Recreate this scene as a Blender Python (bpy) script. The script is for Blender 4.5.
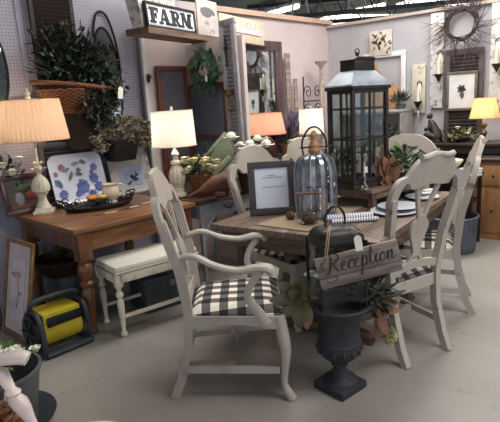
import bpy, bmesh, math, random
from math import sin, cos, pi, radians, sqrt
from mathutils import Vector, Matrix, noise
random.seed(7)
for o in list(bpy.data.objects): bpy.data.objects.remove(o)
SC = bpy.context.scene
COL = SC.collection
# ------------------------------------------------------------------ camera, world, light, exposure
def setup_camera(f=500, tilt=12.0, roll=3.4, h=1.5):
    t, r = radians(tilt), radians(roll)
    F = Vector((0, cos(t), -sin(t))); U0 = Vector((0, sin(t), cos(t))); R0 = Vector((1, 0, 0))
    R = R0*cos(r) - U0*sin(r); U = R0*sin(r) + U0*cos(r)
    cd = bpy.data.cameras.new('camera'); co = bpy.data.objects.new('camera', cd); COL.objects.link(co)
    m = Matrix((R, U, -F)).transposed().to_4x4(); m.translation = Vector((0, 0, h)); co.matrix_world = m
    cd.sensor_width = 36; cd.lens = f/500*36; cd.clip_end = 200; cd.clip_start = 0.05
    SC.camera = co
setup_camera()
w = bpy.data.worlds.new('World'); SC.world = w; w.use_nodes = True
bgn = w.node_tree.nodes['Background']
bgn.inputs[0].default_value = (0.80, 0.84, 0.95, 1); bgn.inputs[1].default_value = 1.0
SC.view_settings.view_transform = 'Standard'; SC.view_settings.look = 'None'
SC.view_settings.gamma = 1; SC.view_settings.exposure = 0.25; SC.view_settings.use_curve_mapping = False
def area(name, loc, rot, sx, sy, power, col):
    l = bpy.data.lights.new(name, 'AREA'); l.shape = 'RECTANGLE'; l.size = sx; l.size_y = sy
    l.energy = power; l.color = col
    o = bpy.data.objects.new(name, l); COL.objects.link(o); o.location = loc; o.rotation_euler = rot; return o
area('skylight_fill_front', (2.6, 1.6, 3.40), (0, 0, 0), 3.0, 1.2, 110, (1.0, .97, .93))  # this and the next two: unseen overhead fills added for soft, even light
area('skylight_fill_middle', (0.6, 4.4, 3.40), (0, 0, 0.8), 2.4, 1.0, 75, (1.0, .96, .92))
area('skylight_fill_rear', (2.3, 5.2, 3.40), (0, 0, 0), 2.0, 1.0, 80, (1.0, .97, .95))

# ------------------------------------------------------------------ materials
def lin(c):
    return tuple(((x/255)/12.92 if x/255 <= .04045 else ((x/255+.055)/1.055)**2.4) for x in c)
def nn(nt, t, **kw):
    n = nt.nodes.new(t)
    for k, v in kw.items(): setattr(n, k, v)
    return n
def M(name, c1, c2=None, scale=8, rough=.6, metal=0, bump=0, stretch=(1, 1, 1), trans=0, emis=None, es=0, bscale=None, contrast=(.35, .65), spec=None):
    m = bpy.data.materials.new(name); m.use_nodes = True; nt = m.node_tree
    b = nt.nodes['Principled BSDF']; a = lin(c1)
    b.inputs['Roughness'].default_value = rough; b.inputs['Metallic'].default_value = metal
    tc = nn(nt, 'ShaderNodeTexCoord'); mp = nn(nt, 'ShaderNodeMapping'); nt.links.new(tc.outputs['Object'], mp.inputs[0])
    mp.inputs['Scale'].default_value = stretch
    nz = nn(nt, 'ShaderNodeTexNoise'); nz.inputs['Scale'].default_value = scale; nz.inputs['Detail'].default_value = 5
    nt.links.new(mp.outputs[0], nz.inputs['Vector'])
    cr = nn(nt, 'ShaderNodeValToRGB'); nt.links.new(nz.outputs['Fac'], cr.inputs[0])
    cr.color_ramp.elements[0].position = contrast[0]; cr.color_ramp.elements[1].position = contrast[1]
    cb = lin(c2) if c2 else tuple(x*.86 for x in a)
    cr.color_ramp.elements[0].color = (*cb, 1); cr.color_ramp.elements[1].color = (*a, 1)
    nt.links.new(cr.outputs[0], b.inputs['Base Color'])
    if spec is not None: b.inputs['Specular IOR Level'].default_value = spec
    if bump:
        n2 = nn(nt, 'ShaderNodeTexNoise'); n2.inputs['Scale'].default_value = bscale or scale*4
        nt.links.new(mp.outputs[0], n2.inputs['Vector'])
        bp = nn(nt, 'ShaderNodeBump'); bp.inputs['Strength'].default_value = bump; bp.inputs['Distance'].default_value = .01
        nt.links.new(n2.outputs['Fac'], bp.inputs['Height']); nt.links.new(bp.outputs[0], b.inputs['Normal'])
    if trans: b.inputs['Transmission Weight'].default_value = trans
    if emis:
        b.inputs['Emission Color'].default_value = (*lin(emis), 1); b.inputs['Emission Strength'].default_value = es
    return m
def math_n(nt, op, a, b=None):
    n = nn(nt, 'ShaderNodeMath', operation=op)
    for i, v in enumerate((a, b)):
        if v is None: continue
        if isinstance(v, (int, float)): n.inputs[i].default_value = v
        else: nt.links.new(v, n.inputs[i])
    return n.outputs[0]
def peg(name, base, dot, pitch=.0254, rad=.0045):
    m = M(name, base, tuple(int(x*.93) for x in base), scale=2, rough=.5); nt = m.node_tree; b = nt.nodes['Principled BSDF']
    src = b.inputs['Base Color'].links[0].from_socket
    tc = nn(nt, 'ShaderNodeTexCoord'); sp = nn(nt, 'ShaderNodeSeparateXYZ'); nt.links.new(tc.outputs['Object'], sp.inputs[0])
    def cell(o):
        f = math_n(nt, 'FRACT', math_n(nt, 'MULTIPLY', o, 1/pitch)); f = math_n(nt, 'SUBTRACT', f, .5); return math_n(nt, 'MULTIPLY', f, f)
    d = math_n(nt, 'ADD', cell(sp.outputs[0]), cell(sp.outputs[2])); k = math_n(nt, 'LESS_THAN', d, (rad/pitch)**2)
    mx = nn(nt, 'ShaderNodeMix', data_type='RGBA'); nt.links.new(k, mx.inputs[0]); nt.links.new(src, mx.inputs[6]); mx.inputs[7].default_value = (*lin(dot), 1)
    nt.links.new(mx.outputs[2], b.inputs['Base Color']); return m
def gingham(name, period=.085, ax=(0, 1)):
    m = bpy.data.materials.new(name); m.use_nodes = True; nt = m.node_tree; b = nt.nodes['Principled BSDF']; b.inputs['Roughness'].default_value = .9
    tc = nn(nt, 'ShaderNodeTexCoord'); sp = nn(nt, 'ShaderNodeSeparateXYZ'); nt.links.new(tc.outputs['Object'], sp.inputs[0])
    def st(o): return math_n(nt, 'GREATER_THAN', math_n(nt, 'FRACT', math_n(nt, 'ADD', math_n(nt, 'MULTIPLY', o, 1/period), 10.23)), .5)
    s = math_n(nt, 'MULTIPLY', math_n(nt, 'ADD', st(sp.outputs[ax[0]]), st(sp.outputs[ax[1]])), .5)
    cr = nn(nt, 'ShaderNodeValToRGB'); cr.color_ramp.interpolation = 'CONSTANT'; e = cr.color_ramp.elements
    e[0].position = 0; e[0].color = (*lin((232, 224, 206)), 1); e[1].position = .4; e[1].color = (*lin((98, 94, 92)), 1)
    x = e.new(.9); x.color = (*lin((26, 26, 30)), 1)
    nt.links.new(s, cr.inputs[0]); nt.links.new(cr.outputs[0], b.inputs['Base Color'])
    nz = nn(nt, 'ShaderNodeTexNoise'); nz.inputs['Scale'].default_value = 300; bp = nn(nt, 'ShaderNodeBump'); bp.inputs['Strength'].default_value = .3
    nt.links.new(nz.outputs['Fac'], bp.inputs['Height']); nt.links.new(bp.outputs[0], b.inputs['Normal']); return m
def stripes(name, c1, c2, period, axis=0, duty=.3, rough=.9):
    m = bpy.data.materials.new(name); m.use_nodes = True; nt = m.node_tree; b = nt.nodes['Principled BSDF']; b.inputs['Roughness'].default_value = rough
    tc = nn(nt, 'ShaderNodeTexCoord'); sp = nn(nt, 'ShaderNodeSeparateXYZ'); nt.links.new(tc.outputs['Object'], sp.inputs[0])
    k = math_n(nt, 'LESS_THAN', math_n(nt, 'FRACT', math_n(nt, 'ADD', math_n(nt, 'MULTIPLY', sp.outputs[axis], 1/period), 10)), duty)
    mx = nn(nt, 'ShaderNodeMix', data_type='RGBA'); nt.links.new(k, mx.inputs[0]); mx.inputs[6].default_value = (*lin(c1), 1); mx.inputs[7].default_value = (*lin(c2), 1)
    nt.links.new(mx.outputs[2], b.inputs['Base Color']); return m
def glass(name, tint=(235, 240, 240), alpha=.82, rough=.02):
    m = bpy.data.materials.new(name); m.use_nodes = True; nt = m.node_tree; nt.nodes.clear()
    o = nn(nt, 'ShaderNodeOutputMaterial'); t = nn(nt, 'ShaderNodeBsdfTransparent'); t.inputs[0].default_value = (*lin(tint), 1)
    g = nn(nt, 'ShaderNodeBsdfGlossy'); g.inputs['Roughness'].default_value = rough; mx = nn(nt, 'ShaderNodeMixShader')
    fr = nn(nt, 'ShaderNodeLayerWeight'); fr.inputs[0].default_value = .2
    mul = math_n(nt, 'ADD', math_n(nt, 'MULTIPLY', fr.outputs['Fresnel'], .5), .02)
    nt.links.new(mul, mx.inputs[0]); nt.links.new(t.outputs[0], mx.inputs[1]); nt.links.new(g.outputs[0], mx.inputs[2]); nt.links.new(mx.outputs[0], o.inputs[0]); return m
def shade(name, col, em=0.0):
    m = bpy.data.materials.new(name); m.use_nodes = True; nt = m.node_tree; nt.nodes.clear()
    o = nn(nt, 'ShaderNodeOutputMaterial'); d = nn(nt, 'ShaderNodeBsdfDiffuse'); t = nn(nt, 'ShaderNodeBsdfTranslucent'); mx = nn(nt, 'ShaderNodeMixShader'); mx.inputs[0].default_value = .6
    nz = nn(nt, 'ShaderNodeTexNoise'); nz.inputs['Scale'].default_value = 60; cr = nn(nt, 'ShaderNodeValToRGB'); c = lin(col)
    cr.color_ramp.elements[0].color = (*[x*.93 for x in c], 1); cr.color_ramp.elements[1].color = (*c, 1); nt.links.new(nz.outputs['Fac'], cr.inputs[0])
    nt.links.new(cr.outputs[0], d.inputs[0]); nt.links.new(cr.outputs[0], t.inputs[0])
    nt.links.new(d.outputs[0], mx.inputs[1]); nt.links.new(t.outputs[0], mx.inputs[2]); nt.links.new(mx.outputs[0], o.inputs[0]); return m
def emit(name, col, s):
    m = bpy.data.materials.new(name); m.use_nodes = True; nt = m.node_tree; nt.nodes.clear()
    o = nn(nt, 'ShaderNodeOutputMaterial'); e = nn(nt, 'ShaderNodeEmission'); e.inputs[0].default_value = (*lin(col), 1); e.inputs[1].default_value = s
    nt.links.new(e.outputs[0], o.inputs[0]); return m

CH = M('chair_paint', (170, 161, 150), (150, 140, 128), scale=5, rough=.5, bump=.1, stretch=(1, 1, .3))
CHW = M('chair_paint_worn', (166, 157, 147), (112, 98, 86), scale=16, rough=.55, bump=.15, contrast=(.27, .36))
CREAM = M('cream_paint', (214, 204, 184), (182, 168, 142), scale=12, rough=.6, contrast=(.3, .5))
WHITE = M('white_paint', (208, 205, 202), rough=.5)
WWHITE = M('worn_white', (202, 197, 192), (140, 132, 126), scale=18, rough=.7, contrast=(.36, .5))
PINE = M('pine_wood', (134, 92, 60), (98, 64, 38), scale=3, rough=.38, stretch=(1, 8, 8), bump=.05)
PINEL = M('pine_leg', (116, 74, 48), (86, 52, 32), scale=4, rough=.35, stretch=(6, 6, 1))
RUST_W = M('rustic_wood', (124, 102, 84), (88, 68, 54), scale=3, rough=.6, stretch=(1, 10, 10), bump=.25)
RUST_D = M('rustic_dark', (112, 86, 66), (70, 50, 38), scale=3, rough=.6, stretch=(1, 8, 8), bump=.2)
GREYW = M('grey_board', (140, 126, 118), (98, 86, 80), scale=4, rough=.8, stretch=(1, 8, 8), bump=.3)
DARKW = M('dark_wood', (58, 42, 36), (36, 24, 20), scale=4, rough=.4, stretch=(1, 6, 6))
MIRF = M('mirror_frame_wood', (84, 66, 68), (62, 46, 48), scale=4, rough=.4, stretch=(6, 6, 1))
REDW = M('red_brown_wood', (112, 54, 36), (70, 30, 22), scale=5, rough=.5, stretch=(6, 6, 1))
BLACK = M('black_metal', (22, 22, 24), (38, 36, 36), scale=20, rough=.45, metal=.3)
URN = M('urn_iron', (30, 31, 36), (42, 43, 48), scale=25, rough=.65, bump=.4, bscale=60)
IRON = M('dark_iron', (40, 34, 32), (26, 22, 20), scale=15, rough=.6, metal=.3)
SILVER = M('silver', (200, 196, 188), (140, 134, 124), scale=20, rough=.22, metal=1)
GALV = M('galvanised', (170, 176, 184), (130, 136, 146), scale=14, rough=.32, metal=.85)
ZINC = M('zinc_grey', (86, 92, 102), (64, 70, 82), scale=10, rough=.5, metal=.4)
RUSTM = M('rust_iron', (112, 72, 56), (78, 46, 36), scale=18, rough=.7, bump=.2)
MIRROR = M('mirror_glass', (205, 212, 214), rough=.02, metal=1)
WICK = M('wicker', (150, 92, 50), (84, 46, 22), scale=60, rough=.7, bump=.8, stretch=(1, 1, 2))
WICKD = M('dark_wicker', (70, 42, 28), (34, 20, 14), scale=60, rough=.8, bump=.8)
WALLP = peg('pegboard', (172, 168, 180), (92, 88, 102))
WALLR = peg('pegboard_back', (172, 168, 172), (122, 118, 124), rad=.004)
PANEL = M('booth_panel', (206, 190, 182), (196, 178, 170), scale=2, rough=.6)
FLOORM = M('polished_concrete', (158, 154, 147), (128, 122, 114), scale=.9, rough=.34, bump=.04, bscale=14, contrast=(.3, .7))
def scuff(m):
    nt = m.node_tree; b = nt.nodes['Principled BSDF']; src = b.inputs['Base Color'].links[0].from_socket
    tc = nn(nt, 'ShaderNodeTexCoord')
    a = nn(nt, 'ShaderNodeTexNoise'); a.inputs['Scale'].default_value = 9; a.inputs['Detail'].default_value = 8; a.inputs['Roughness'].default_value = .75
    c = nn(nt, 'ShaderNodeTexNoise'); c.inputs['Scale'].default_value = 1.3
    nt.links.new(tc.outputs['Object'], a.inputs['Vector']); nt.links.new(tc.outputs['Object'], c.inputs['Vector'])
    k = math_n(nt, 'MULTIPLY', math_n(nt, 'GREATER_THAN', a.outputs['Fac'], .60), math_n(nt, 'GREATER_THAN', c.outputs['Fac'], .54)); k = math_n(nt, 'MULTIPLY', k, .35)
    mx = nn(nt, 'ShaderNodeMix', data_type='RGBA'); nt.links.new(k, mx.inputs[0]); nt.links.new(src, mx.inputs[6]); mx.inputs[7].default_value = (*lin((96, 90, 84)), 1)
    nt.links.new(mx.outputs[2], b.inputs['Base Color'])
scuff(FLOORM)
ROOFM = M('roof_sheet', (118, 126, 118), (86, 94, 88), scale=1.5, rough=.7, stretch=(1, 6, 1))
TRUSS = M('truss_steel', (48, 54, 54), rough=.5, metal=.3)
GREEN = M('green_leaf', (58, 74, 42), (34, 46, 28), scale=9, rough=.5)
GREEND = M('dark_leaf', (44, 54, 42), (22, 30, 22), scale=9, rough=.5)
GREENL = M('pale_leaf', (150, 160, 112), (108, 122, 76), scale=9, rough=.5)
MAGN = M('magnolia_leaf', (86, 82, 44), (54, 52, 28), scale=10, rough=.35)
MAGB = M('magnolia_brown', (148, 104, 74), (104, 68, 46), scale=10, rough=.5)
HYD = M('dried_hydrangea', (172, 162, 134), (112, 102, 80), scale=22, rough=.9)
HYDY = M('yellow_hydrangea', (196, 194, 132), (160, 158, 98), scale=40, rough=.9)
PETW = M('white_petal', (228, 228, 214), (200, 204, 180), scale=12, rough=.7)
PETY = M('yellow_petal', (222, 214, 176), (196, 182, 126), scale=12, rough=.7)
LAV = M('lavender', (98, 80, 112), (66, 54, 84), scale=12, rough=.8)
PAPER = M('white_paper', (224, 228, 238), (216, 220, 232), scale=3, rough=.3)
MATB = M('picture_mat', (206, 202, 198), rough=.6)
INK = M('ink', (52, 50, 52), rough=.7)
INKG = M('grey_ink', (120, 120, 130), rough=.7)
BLUE = M('cobalt_glaze', (60, 76, 140), (90, 106, 170), scale=12, rough=.3)
PORC = M('porcelain', (206, 208, 222), (196, 198, 214), scale=3, rough=.2)
TWINE = M('twine', (164, 140, 104), rough=.9)
TAG = M('paper_tag', (232, 228, 214), rough=.7)
CUSH = M('ivory_fabric', (212, 208, 196), (200, 194, 180), scale=60, rough=.9, bump=.2)
GING = gingham('gingham_seat', .092); 
TICK = stripes('ticking_stripe', (222, 222, 226), (104, 106, 128), .016, 0, .38)
YEL = M('yellow_plastic', (206, 186, 44), (186, 164, 34), scale=6, rough=.4)
RUB = M('dark_plastic', (46, 52, 58), (34, 38, 44), scale=10, rough=.5)
GOLD = M('gilt_frame', (146, 112, 64), (110, 80, 42), scale=12, rough=.45, metal=.3)
GLASS = glass('clear_glass')
GLOW = shade('shade_cream_pleat', (234, 208, 182)); GLOWW = shade('shade_white', (245, 238, 226)); GLOWO = shade('shade_orange', (222, 170, 146)); GLOWY = shade('shade_yellow', (240, 214, 158))

# ------------------------------------------------------------------ mesh helpers
def RZ(a): return Matrix.Rotation(a, 4, 'Z')
def RX(a): return Matrix.Rotation(a, 4, 'X')
def RY(a): return Matrix.Rotation(a, 4, 'Y')
def T(x, y, z): return Matrix.Translation((x, y, z))
def catmull(P, n=6, closed=False):
    P = [Vector(p) for p in P]; out = []
    N = len(P); rng = range(N if closed else N-1)
    for i in rng:
        if closed: a, b, c, d = P[(i-1) % N], P[i], P[(i+1) % N], P[(i+2) % N]
        else: a, b, c, d = P[max(i-1, 0)], P[i], P[i+1], P[min(i+2, N-1)]
        for k in range(n):
            t = k/n
            out.append(.5*((2*b)+(c-a)*t+(2*a-5*b+4*c-d)*t*t+(3*b-a-3*c+d)*t**3))
    if not closed: out.append(P[-1])
    return out
class MB:
    def __init__(s, tr=None): s.bm = bmesh.new(); s.tr = tr or Matrix()
    def v(s, p): return s.bm.verts.new(s.tr @ Vector(p))
    def f(s, vs):
        try: return s.bm.faces.new(vs)
        except ValueError: return None
    def box(s, c, d, m=None, bev=0, taper=1.0):
        m = m or Matrix(); x, y, z = d[0]/2, d[1]/2, d[2]/2; vs = []
        for k in (-1, 1):
            q = taper if k == -1 else 1
            for (a, b) in ((-1, -1), (1, -1), (1, 1), (-1, 1)): vs.append(s.v(m @ (Vector(c)+Vector((a*x*q, b*y*q, k*z)))))
        F = [s.f(vs[3::-1]), s.f(vs[4:8])]+[s.f([vs[i], vs[(i+1) % 4], vs[4+(i+1) % 4], vs[4+i]]) for i in range(4)]
        if bev:
            es = list({e for f in F for e in f.edges})
            bmesh.ops.bevel(s.bm, geom=es, offset=bev, segments=2, affect='EDGES', profile=.5)
        return s
    def lathe(s, pr, c=(0, 0, 0), seg=24, m=None, flute=0, nf=0, sq=0):
        m = m or Matrix(); c = Vector(c); rows = []
        for r, z in pr:
            row = []
            for i in range(seg):
                a = 2*pi*i/seg; rr = max(r, .0004)*(1+flute*cos(nf*a) if nf else 1)
                if sq: rr *= 1/max(abs(cos(a)), abs(sin(a)))**sq
                row.append(s.v(m @ (c+Vector((rr*cos(a), rr*sin(a), z)))))
            rows.append(row)
        for A, B in zip(rows, rows[1:]):
            for i in range(seg): s.f([A[i], A[(i+1) % seg], B[(i+1) % seg], B[i]])
        s.f(rows[0][::-1]); s.f(rows[-1]); return s
    def tube(s, P, r, seg=8, closed=False, flat=None, up=None, cap=True):
        P = [Vector(p) for p in P]; N = len(P); rows = []
        R = r if isinstance(r, (list, tuple)) else [r]*N
        if len(R) != N: R = [R[min(int(i/(N-1)*(len(R)-1)), len(R)-2)]*(1-((i/(N-1)*(len(R)-1)) % 1 if i < N-1 else 1))+R[min(int(i/(N-1)*(len(R)-1))+1, len(R)-1)]*((i/(N-1)*(len(R)-1)) % 1 if i < N-1 else 1) for i in range(N)]
        prev = None
        for i in range(N):
            if closed: t = P[(i+1) % N]-P[i-1]
            else: t = P[min(i+1, N-1)]-P[max(i-1, 0)]
            if t.length < 1e-9: t = Vector((0, 0, 1))
            t.normalize()
            if up is not None: a = Vector(up)
            elif prev is not None: a = prev
            else: a = Vector((0, 0, 1)) if abs(t.z) < .9 else Vector((1, 0, 0))
            x = (a-t*a.dot(t)); 
            if x.length < 1e-6: x = t.orthogonal()
            x.normalize(); y = t.cross(x); prev = x
            fx, fy = flat or (1, 1); row = []
            for k in range(seg):
                an = 2*pi*(k+.5)/seg
                q = sqrt(2) if seg == 4 else 1
                row.append(s.v(P[i]+x*cos(an)*R[i]*fx*q+y*sin(an)*R[i]*fy*q))
            rows.append(row)
        pr = list(zip(rows, rows[1:]))
        if closed: pr.append((rows[-1], rows[0]))
        for A, B in pr:
            for k in range(seg): s.f([A[k], A[(k+1) % seg], B[(k+1) % seg], B[k]])
        if not closed and cap: s.f(rows[0][::-1]); s.f(rows[-1])
        return s
    def strip(s, A, B, th):
        """solid ribbon between two point rows, thickness vector th"""
        th = Vector(th); h = th/2; rows = []
        for a, b in zip(A, B):
            a, b = Vector(a), Vector(b); rows.append([s.v(a-h), s.v(b-h), s.v(b+h), s.v(a+h)])
        for P, Q in zip(rows, rows[1:]):
            for k in range(4): s.f([P[k], P[(k+1) % 4], Q[(k+1) % 4], Q[k]])
        s.f(rows[0][::-1]); s.f(rows[-1]); return s
    def prism(s, poly, d, m=None):
        """2D polygon in x,z extruded along y by d"""
        m = m or Matrix(); A = [s.v(m @ Vector((x, -d/2, z))) for x, z in poly]; B = [s.v(m @ Vector((x, d/2, z))) for x, z in poly]
        s.f(A); s.f(B[::-1]); n = len(A)
        for i in range(n): s.f([A[(i+1) % n], A[i], B[i], B[(i+1) % n]])
        return s
    def ell(s, c, r, seg=12, rg=8, m=None, jit=0):
        m = m or Matrix(); c = Vector(c); r = r if isinstance(r, tuple) else (r, r, r); rows = []
        top = s.v(m @ (c+Vector((0, 0, r[2])))); bot = s.v(m @ (c-Vector((0, 0, r[2]))))
        for j in range(1, rg):
            p = pi*j/rg; row = []
            for i in range(seg):
                a = 2*pi*i/seg; d = Vector((sin(p)*cos(a), sin(p)*sin(a), cos(p)))
                k = 1+(noise.noise(d*3+c*17)*jit if jit else 0)
                row.append(s.v(m @ (c+Vector((d.x*r[0], d.y*r[1], d.z*r[2]))*k)))
            rows.append(row)
        for i in range(seg):
            s.f([top, rows[0][i], rows[0][(i+1) % seg]]); s.f([bot, rows[-1][(i+1) % seg], rows[-1][i]])
        for A, B in zip(rows, rows[1:]):
            for i in range(seg): s.f([A[i], B[i], B[(i+1) % seg], A[(i+1) % seg]])
        return s
    def leaf(s, p, d, L, W, bend=.3, up=(0, 0, 1), fold=.2):
        p = Vector(p); d = Vector(d).normalized(); up = Vector(up); sd = d.cross(up)
        if sd.length < 1e-3: sd = d.cross(Vector((1, 0, 0)))
        sd.normalize(); nr = sd.cross(d); rows = []
        for t, wd in ((0, .12), (.3, .85), (.6, 1), (.85, .6), (1, .05)):
            c = p+d*L*t-nr*bend*L*t*t; hw = sd*W*.5*wd
            rows.append((s.v(c-hw+nr*fold*W*wd*.5), s.v(c), s.v(c+hw+nr*fold*W*wd*.5)))
        for A, B in zip(rows, rows[1:]):
            s.f([A[0], A[1], B[1], B[0]]); s.f([A[1], A[2], B[2], B[1]])
        return s
    def build(s, name, mat, parent=None, smooth=True, loc=None, rz=0):
        me = bpy.data.meshes.new(name); bmesh.ops.recalc_face_normals(s.bm, faces=s.bm.faces[:]); s.bm.to_mesh(me); s.bm.free()
        me.materials.append(mat)
        if smooth:
            for p in me.polygons: p.use_smooth = True
            me.set_sharp_from_angle(angle=radians(38))
        o = bpy.data.objects.new(name, me); COL.objects.link(o)
        if parent: o.parent = parent
        if loc: o.location = loc
        if rz: o.rotation_euler.z = rz
        return o
def tag(o, label, cat=None, group=None, kind=None):
    if label: o['label'] = label
    if cat: o['category'] = cat
    if group: o['group'] = group
    if kind: o['kind'] = kind
    return o
def thing(name, label, cat, loc=(0, 0, 0), rz=0, group=None, rot=None):
    o = bpy.data.objects.new(name, None); COL.objects.link(o); o.location = loc
    o.rotation_euler = rot if rot else (0, 0, rz); o.empty_display_size = .1
    group = group or GROUPS.get(name)
    return tag(o, label, cat, group)
GROUPS = {'dining_chair': 'dining chairs around the table', 'dinner_plate': 'plates on the dining table', 'silver_candlestick': 'silver candlesticks by the big lantern', 'candle_sconce': 'candle sconces on the back wall', 'painted_board': 'worn boards on the back wall', 'butter_knife': 'butter knives on the pine table', 'gourd': 'gourds on the tray', 'fluorescent_light': 'fluorescent tube lights', 'roof_truss': 'steel roof trusses', 'stool_frame': 'white metal frames on the truss', 'oval_mirror': 'oval black mirrors on the pegboard', 'window_sash': 'red-brown window sashes', 'bread_board': 'bread boards on the cabinet', 'grey_plank': 'weathered planks by the mirror', 'price_tag': 'white price tags', 'moss_jar': None}
def struct(name, mb, mat, loc=None, rz=0, parent=None):
    o = mb.build(name, mat, parent, loc=loc, rz=rz)
    if not parent: o['kind'] = 'structure'
    return o
def copy_tree(o, parent=None):
    c = o.copy(); COL.objects.link(c)
    if parent: c.parent = parent
    for ch in list(o.children): copy_tree(ch, c)
    return c

# room frames: left wall (x along the wall, -y into the room), back wall likewise
WA = radians(45.36); P0 = Vector((-1.95, 3.86, 0)); U = Vector((cos(WA), sin(WA), 0)); NN = Vector((sin(WA), -cos(WA), 0))
WB = radians(-38); CR = Vector((1.18, 7.03, 0)); WU = Vector((cos(WB), sin(WB), 0)); WN = Vector((sin(WB), -cos(WB), 0))
def L(s, z, off=0): return P0+U*s+NN*off+Vector((0, 0, z))
def W(s, z, off=0): return CR+WU*s+WN*off+Vector((0, 0, z))

# ------------------------------------------------------------------ setting
struct('floor', MB().box((2, 8, -.05), (24, 32, .1)), FLOORM)
struct('wall_left', MB().box((-.05, .03, 1.27), (4.0, .06, 2.54)), WALLP, loc=tuple(P0), rz=WA)
struct('wall_left_rear', MB().box((3.2, .03, 1.27), (2.52, .06, 2.54)), M('painted_partition', (186, 172, 170), (174, 158, 156), scale=1.2, rough=.6), loc=tuple(P0), rz=WA)
struct('wall_back', MB().box((2.6, .03, 1.23), (5.2, .06, 2.46)), WALLR, loc=tuple(CR), rz=WB)
struct('trim_1', MB().box((3.4, .0, 2.5), (2.2, .09, .05)), M('trim_peach', (190, 160, 138), rough=.6), loc=tuple(P0), rz=WA)
struct('trim_2', MB().box((2.6, .0, 2.445), (5.2, .09, .035)), M('trim_peach_back', (172, 154, 142), rough=.6), loc=tuple(CR), rz=WB)
struct('trim_3', MB().box((.36, -.005, 1.25), (.05, .012, 2.5)), M('seam_strip', (160, 156, 170), rough=.5), loc=tuple(P0), rz=WA)
struct('ceiling', MB().box((3, 12, 3.62), (30, 30, .1)), ROOFM)
SKY = emit('skylight_panel', (244, 240, 232), 3.0)
for i, (x, y, l, wd, a) in enumerate([(3.3, 14.2, 2.6, 1.4, .3), (6.0, 12.2, 4.5, 1.4, .3), (4.6, 16.2, 9, 1.6, .2), (7.8, 9.5, 4, .9, .5)]):
    struct('window_%d' % (i+1), MB().box((0, 0, 3.55), (l, wd, .03)), SKY, loc=(x, y, 0), rz=a)
TUBE = emit('tube_light', (255, 244, 226), 5)
def tube_light(x, y, a, lab):
    t = thing('fluorescent_light', lab, 'ceiling light', (x, y, 3.34), a)
    MB().box((0, 0, .06), (1.5, .12, .06), bev=.01).build('housing', WHITE, t)
    MB().tube([(-.72, 0, 0), (.72, 0, 0)], .055, 10).build('tube', TUBE, t)
    for sx in (-.5, .5): MB().tube([(sx, 0, .09), (sx, 0, .23)], .006, 6).build('hanger', TRUSS, t)
tube_light(.75, 11.0, radians(-54), 'long glowing fluorescent tube light hung above the cursive beige sign')
tube_light(2.5, 11.4, radians(-46), 'glowing fluorescent tube light behind the roof truss above the wall corner')
# roof trusses
def truss(A, B, h, lab, n=14):
    A, B = Vector(A), Vector(B); d = B-A; ln = d.length
    t = thing('roof_truss', lab, 'roof truss', tuple(A), math.atan2(d.y, d.x))
    MB().tube([(0, 0, 0), (ln, 0, 0)], .035, 4).build('bottom_chord', TRUSS, t)
    MB().tube([(0, 0, h), (ln, 0, h)], .035, 4).build('top_chord', TRUSS, t)
    for i in range(n):
        x0 = ln*i/n; x1 = ln*(i+1)/n
        MB().tube([(x0, 0, 0), ((x0+x1)/2, 0, h), (x1, 0, 0)], .014, 6).build('web_bar', TRUSS, t)
    return t
truss((.3, 9.6, 2.98), (7.5, 8.0, 2.98), .5, 'dark steel roof truss crossing above the wall corner, the nearer one')
truss((.2, 11.3, 3.10), (8.5, 10.2, 3.10), .42, 'thin dark steel roof truss farther back under the skylights')
for i, (x, lab) in enumerate([(1.1, 'white metal stool frame resting on the roof truss, the left one'), (2.05, 'white metal stool frame resting on the roof truss, the right one')]):
    y = 9.6-(x-.3)*.222; t = thing('stool_frame', lab, 'metal frame', (x, y, 3.02), .3)
    for a in range(4):
        c, s_ = cos(a*pi/2+.4), sin(a*pi/2+.4)
        MB().tube(catmull([(.22*c, .22*s_, 0), (.15*c, .15*s_, .25), (.17*c, .17*s_, .5)], 4), .016, 6).build('leg', WHITE, t)
    MB().tube([(.17*cos(k*pi/8), .17*sin(k*pi/8), .3) for k in range(16)], .012, 6, closed=True).build('ring', WHITE, t)
    MB().tube([(.19*cos(k*pi/8), .19*sin(k*pi/8), .5) for k in range(16)], .014, 6, closed=True).build('rim', WHITE, t)
# booth partition: panel on the wall and panel standing out from it
struct('wall_booth_side', MB().box((1.655, -.08, 1.13), (.53, .04, 2.26)), PANEL, loc=tuple(P0), rz=WA)
B0 = L(1.9, 0, .1); VB = WA-pi/2
struct('wall_booth_front', MB().box((.39, .02, 1.05), (.80, .04, 2.10)), PANEL, loc=tuple(B0), rz=VB)
struct('trim_4', MB().box((1.4, -.105, 1.13), (.045, .03, 2.26), bev=.004), WHITE, loc=tuple(P0), rz=WA)

# ------------------------------------------------------------------ furniture builders
def turned_leg(h, sq, rt, mat_fn=None):
    """square block on top, turned below; profile list"""
    return [(rt*.55, 0), (rt*.72, .02), (rt*.62, .05), (rt*.7, .09), (rt*.95, h*.35), (rt*1.05, h*.5), (rt*.75, h*.56), (rt*1.1, h*.6), (rt*.75, h*.64), (rt*1.15, h*.69), (rt*1.2, h*.73), (rt*.8, h*.78), (rt*1.0, h*.8)]
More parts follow.
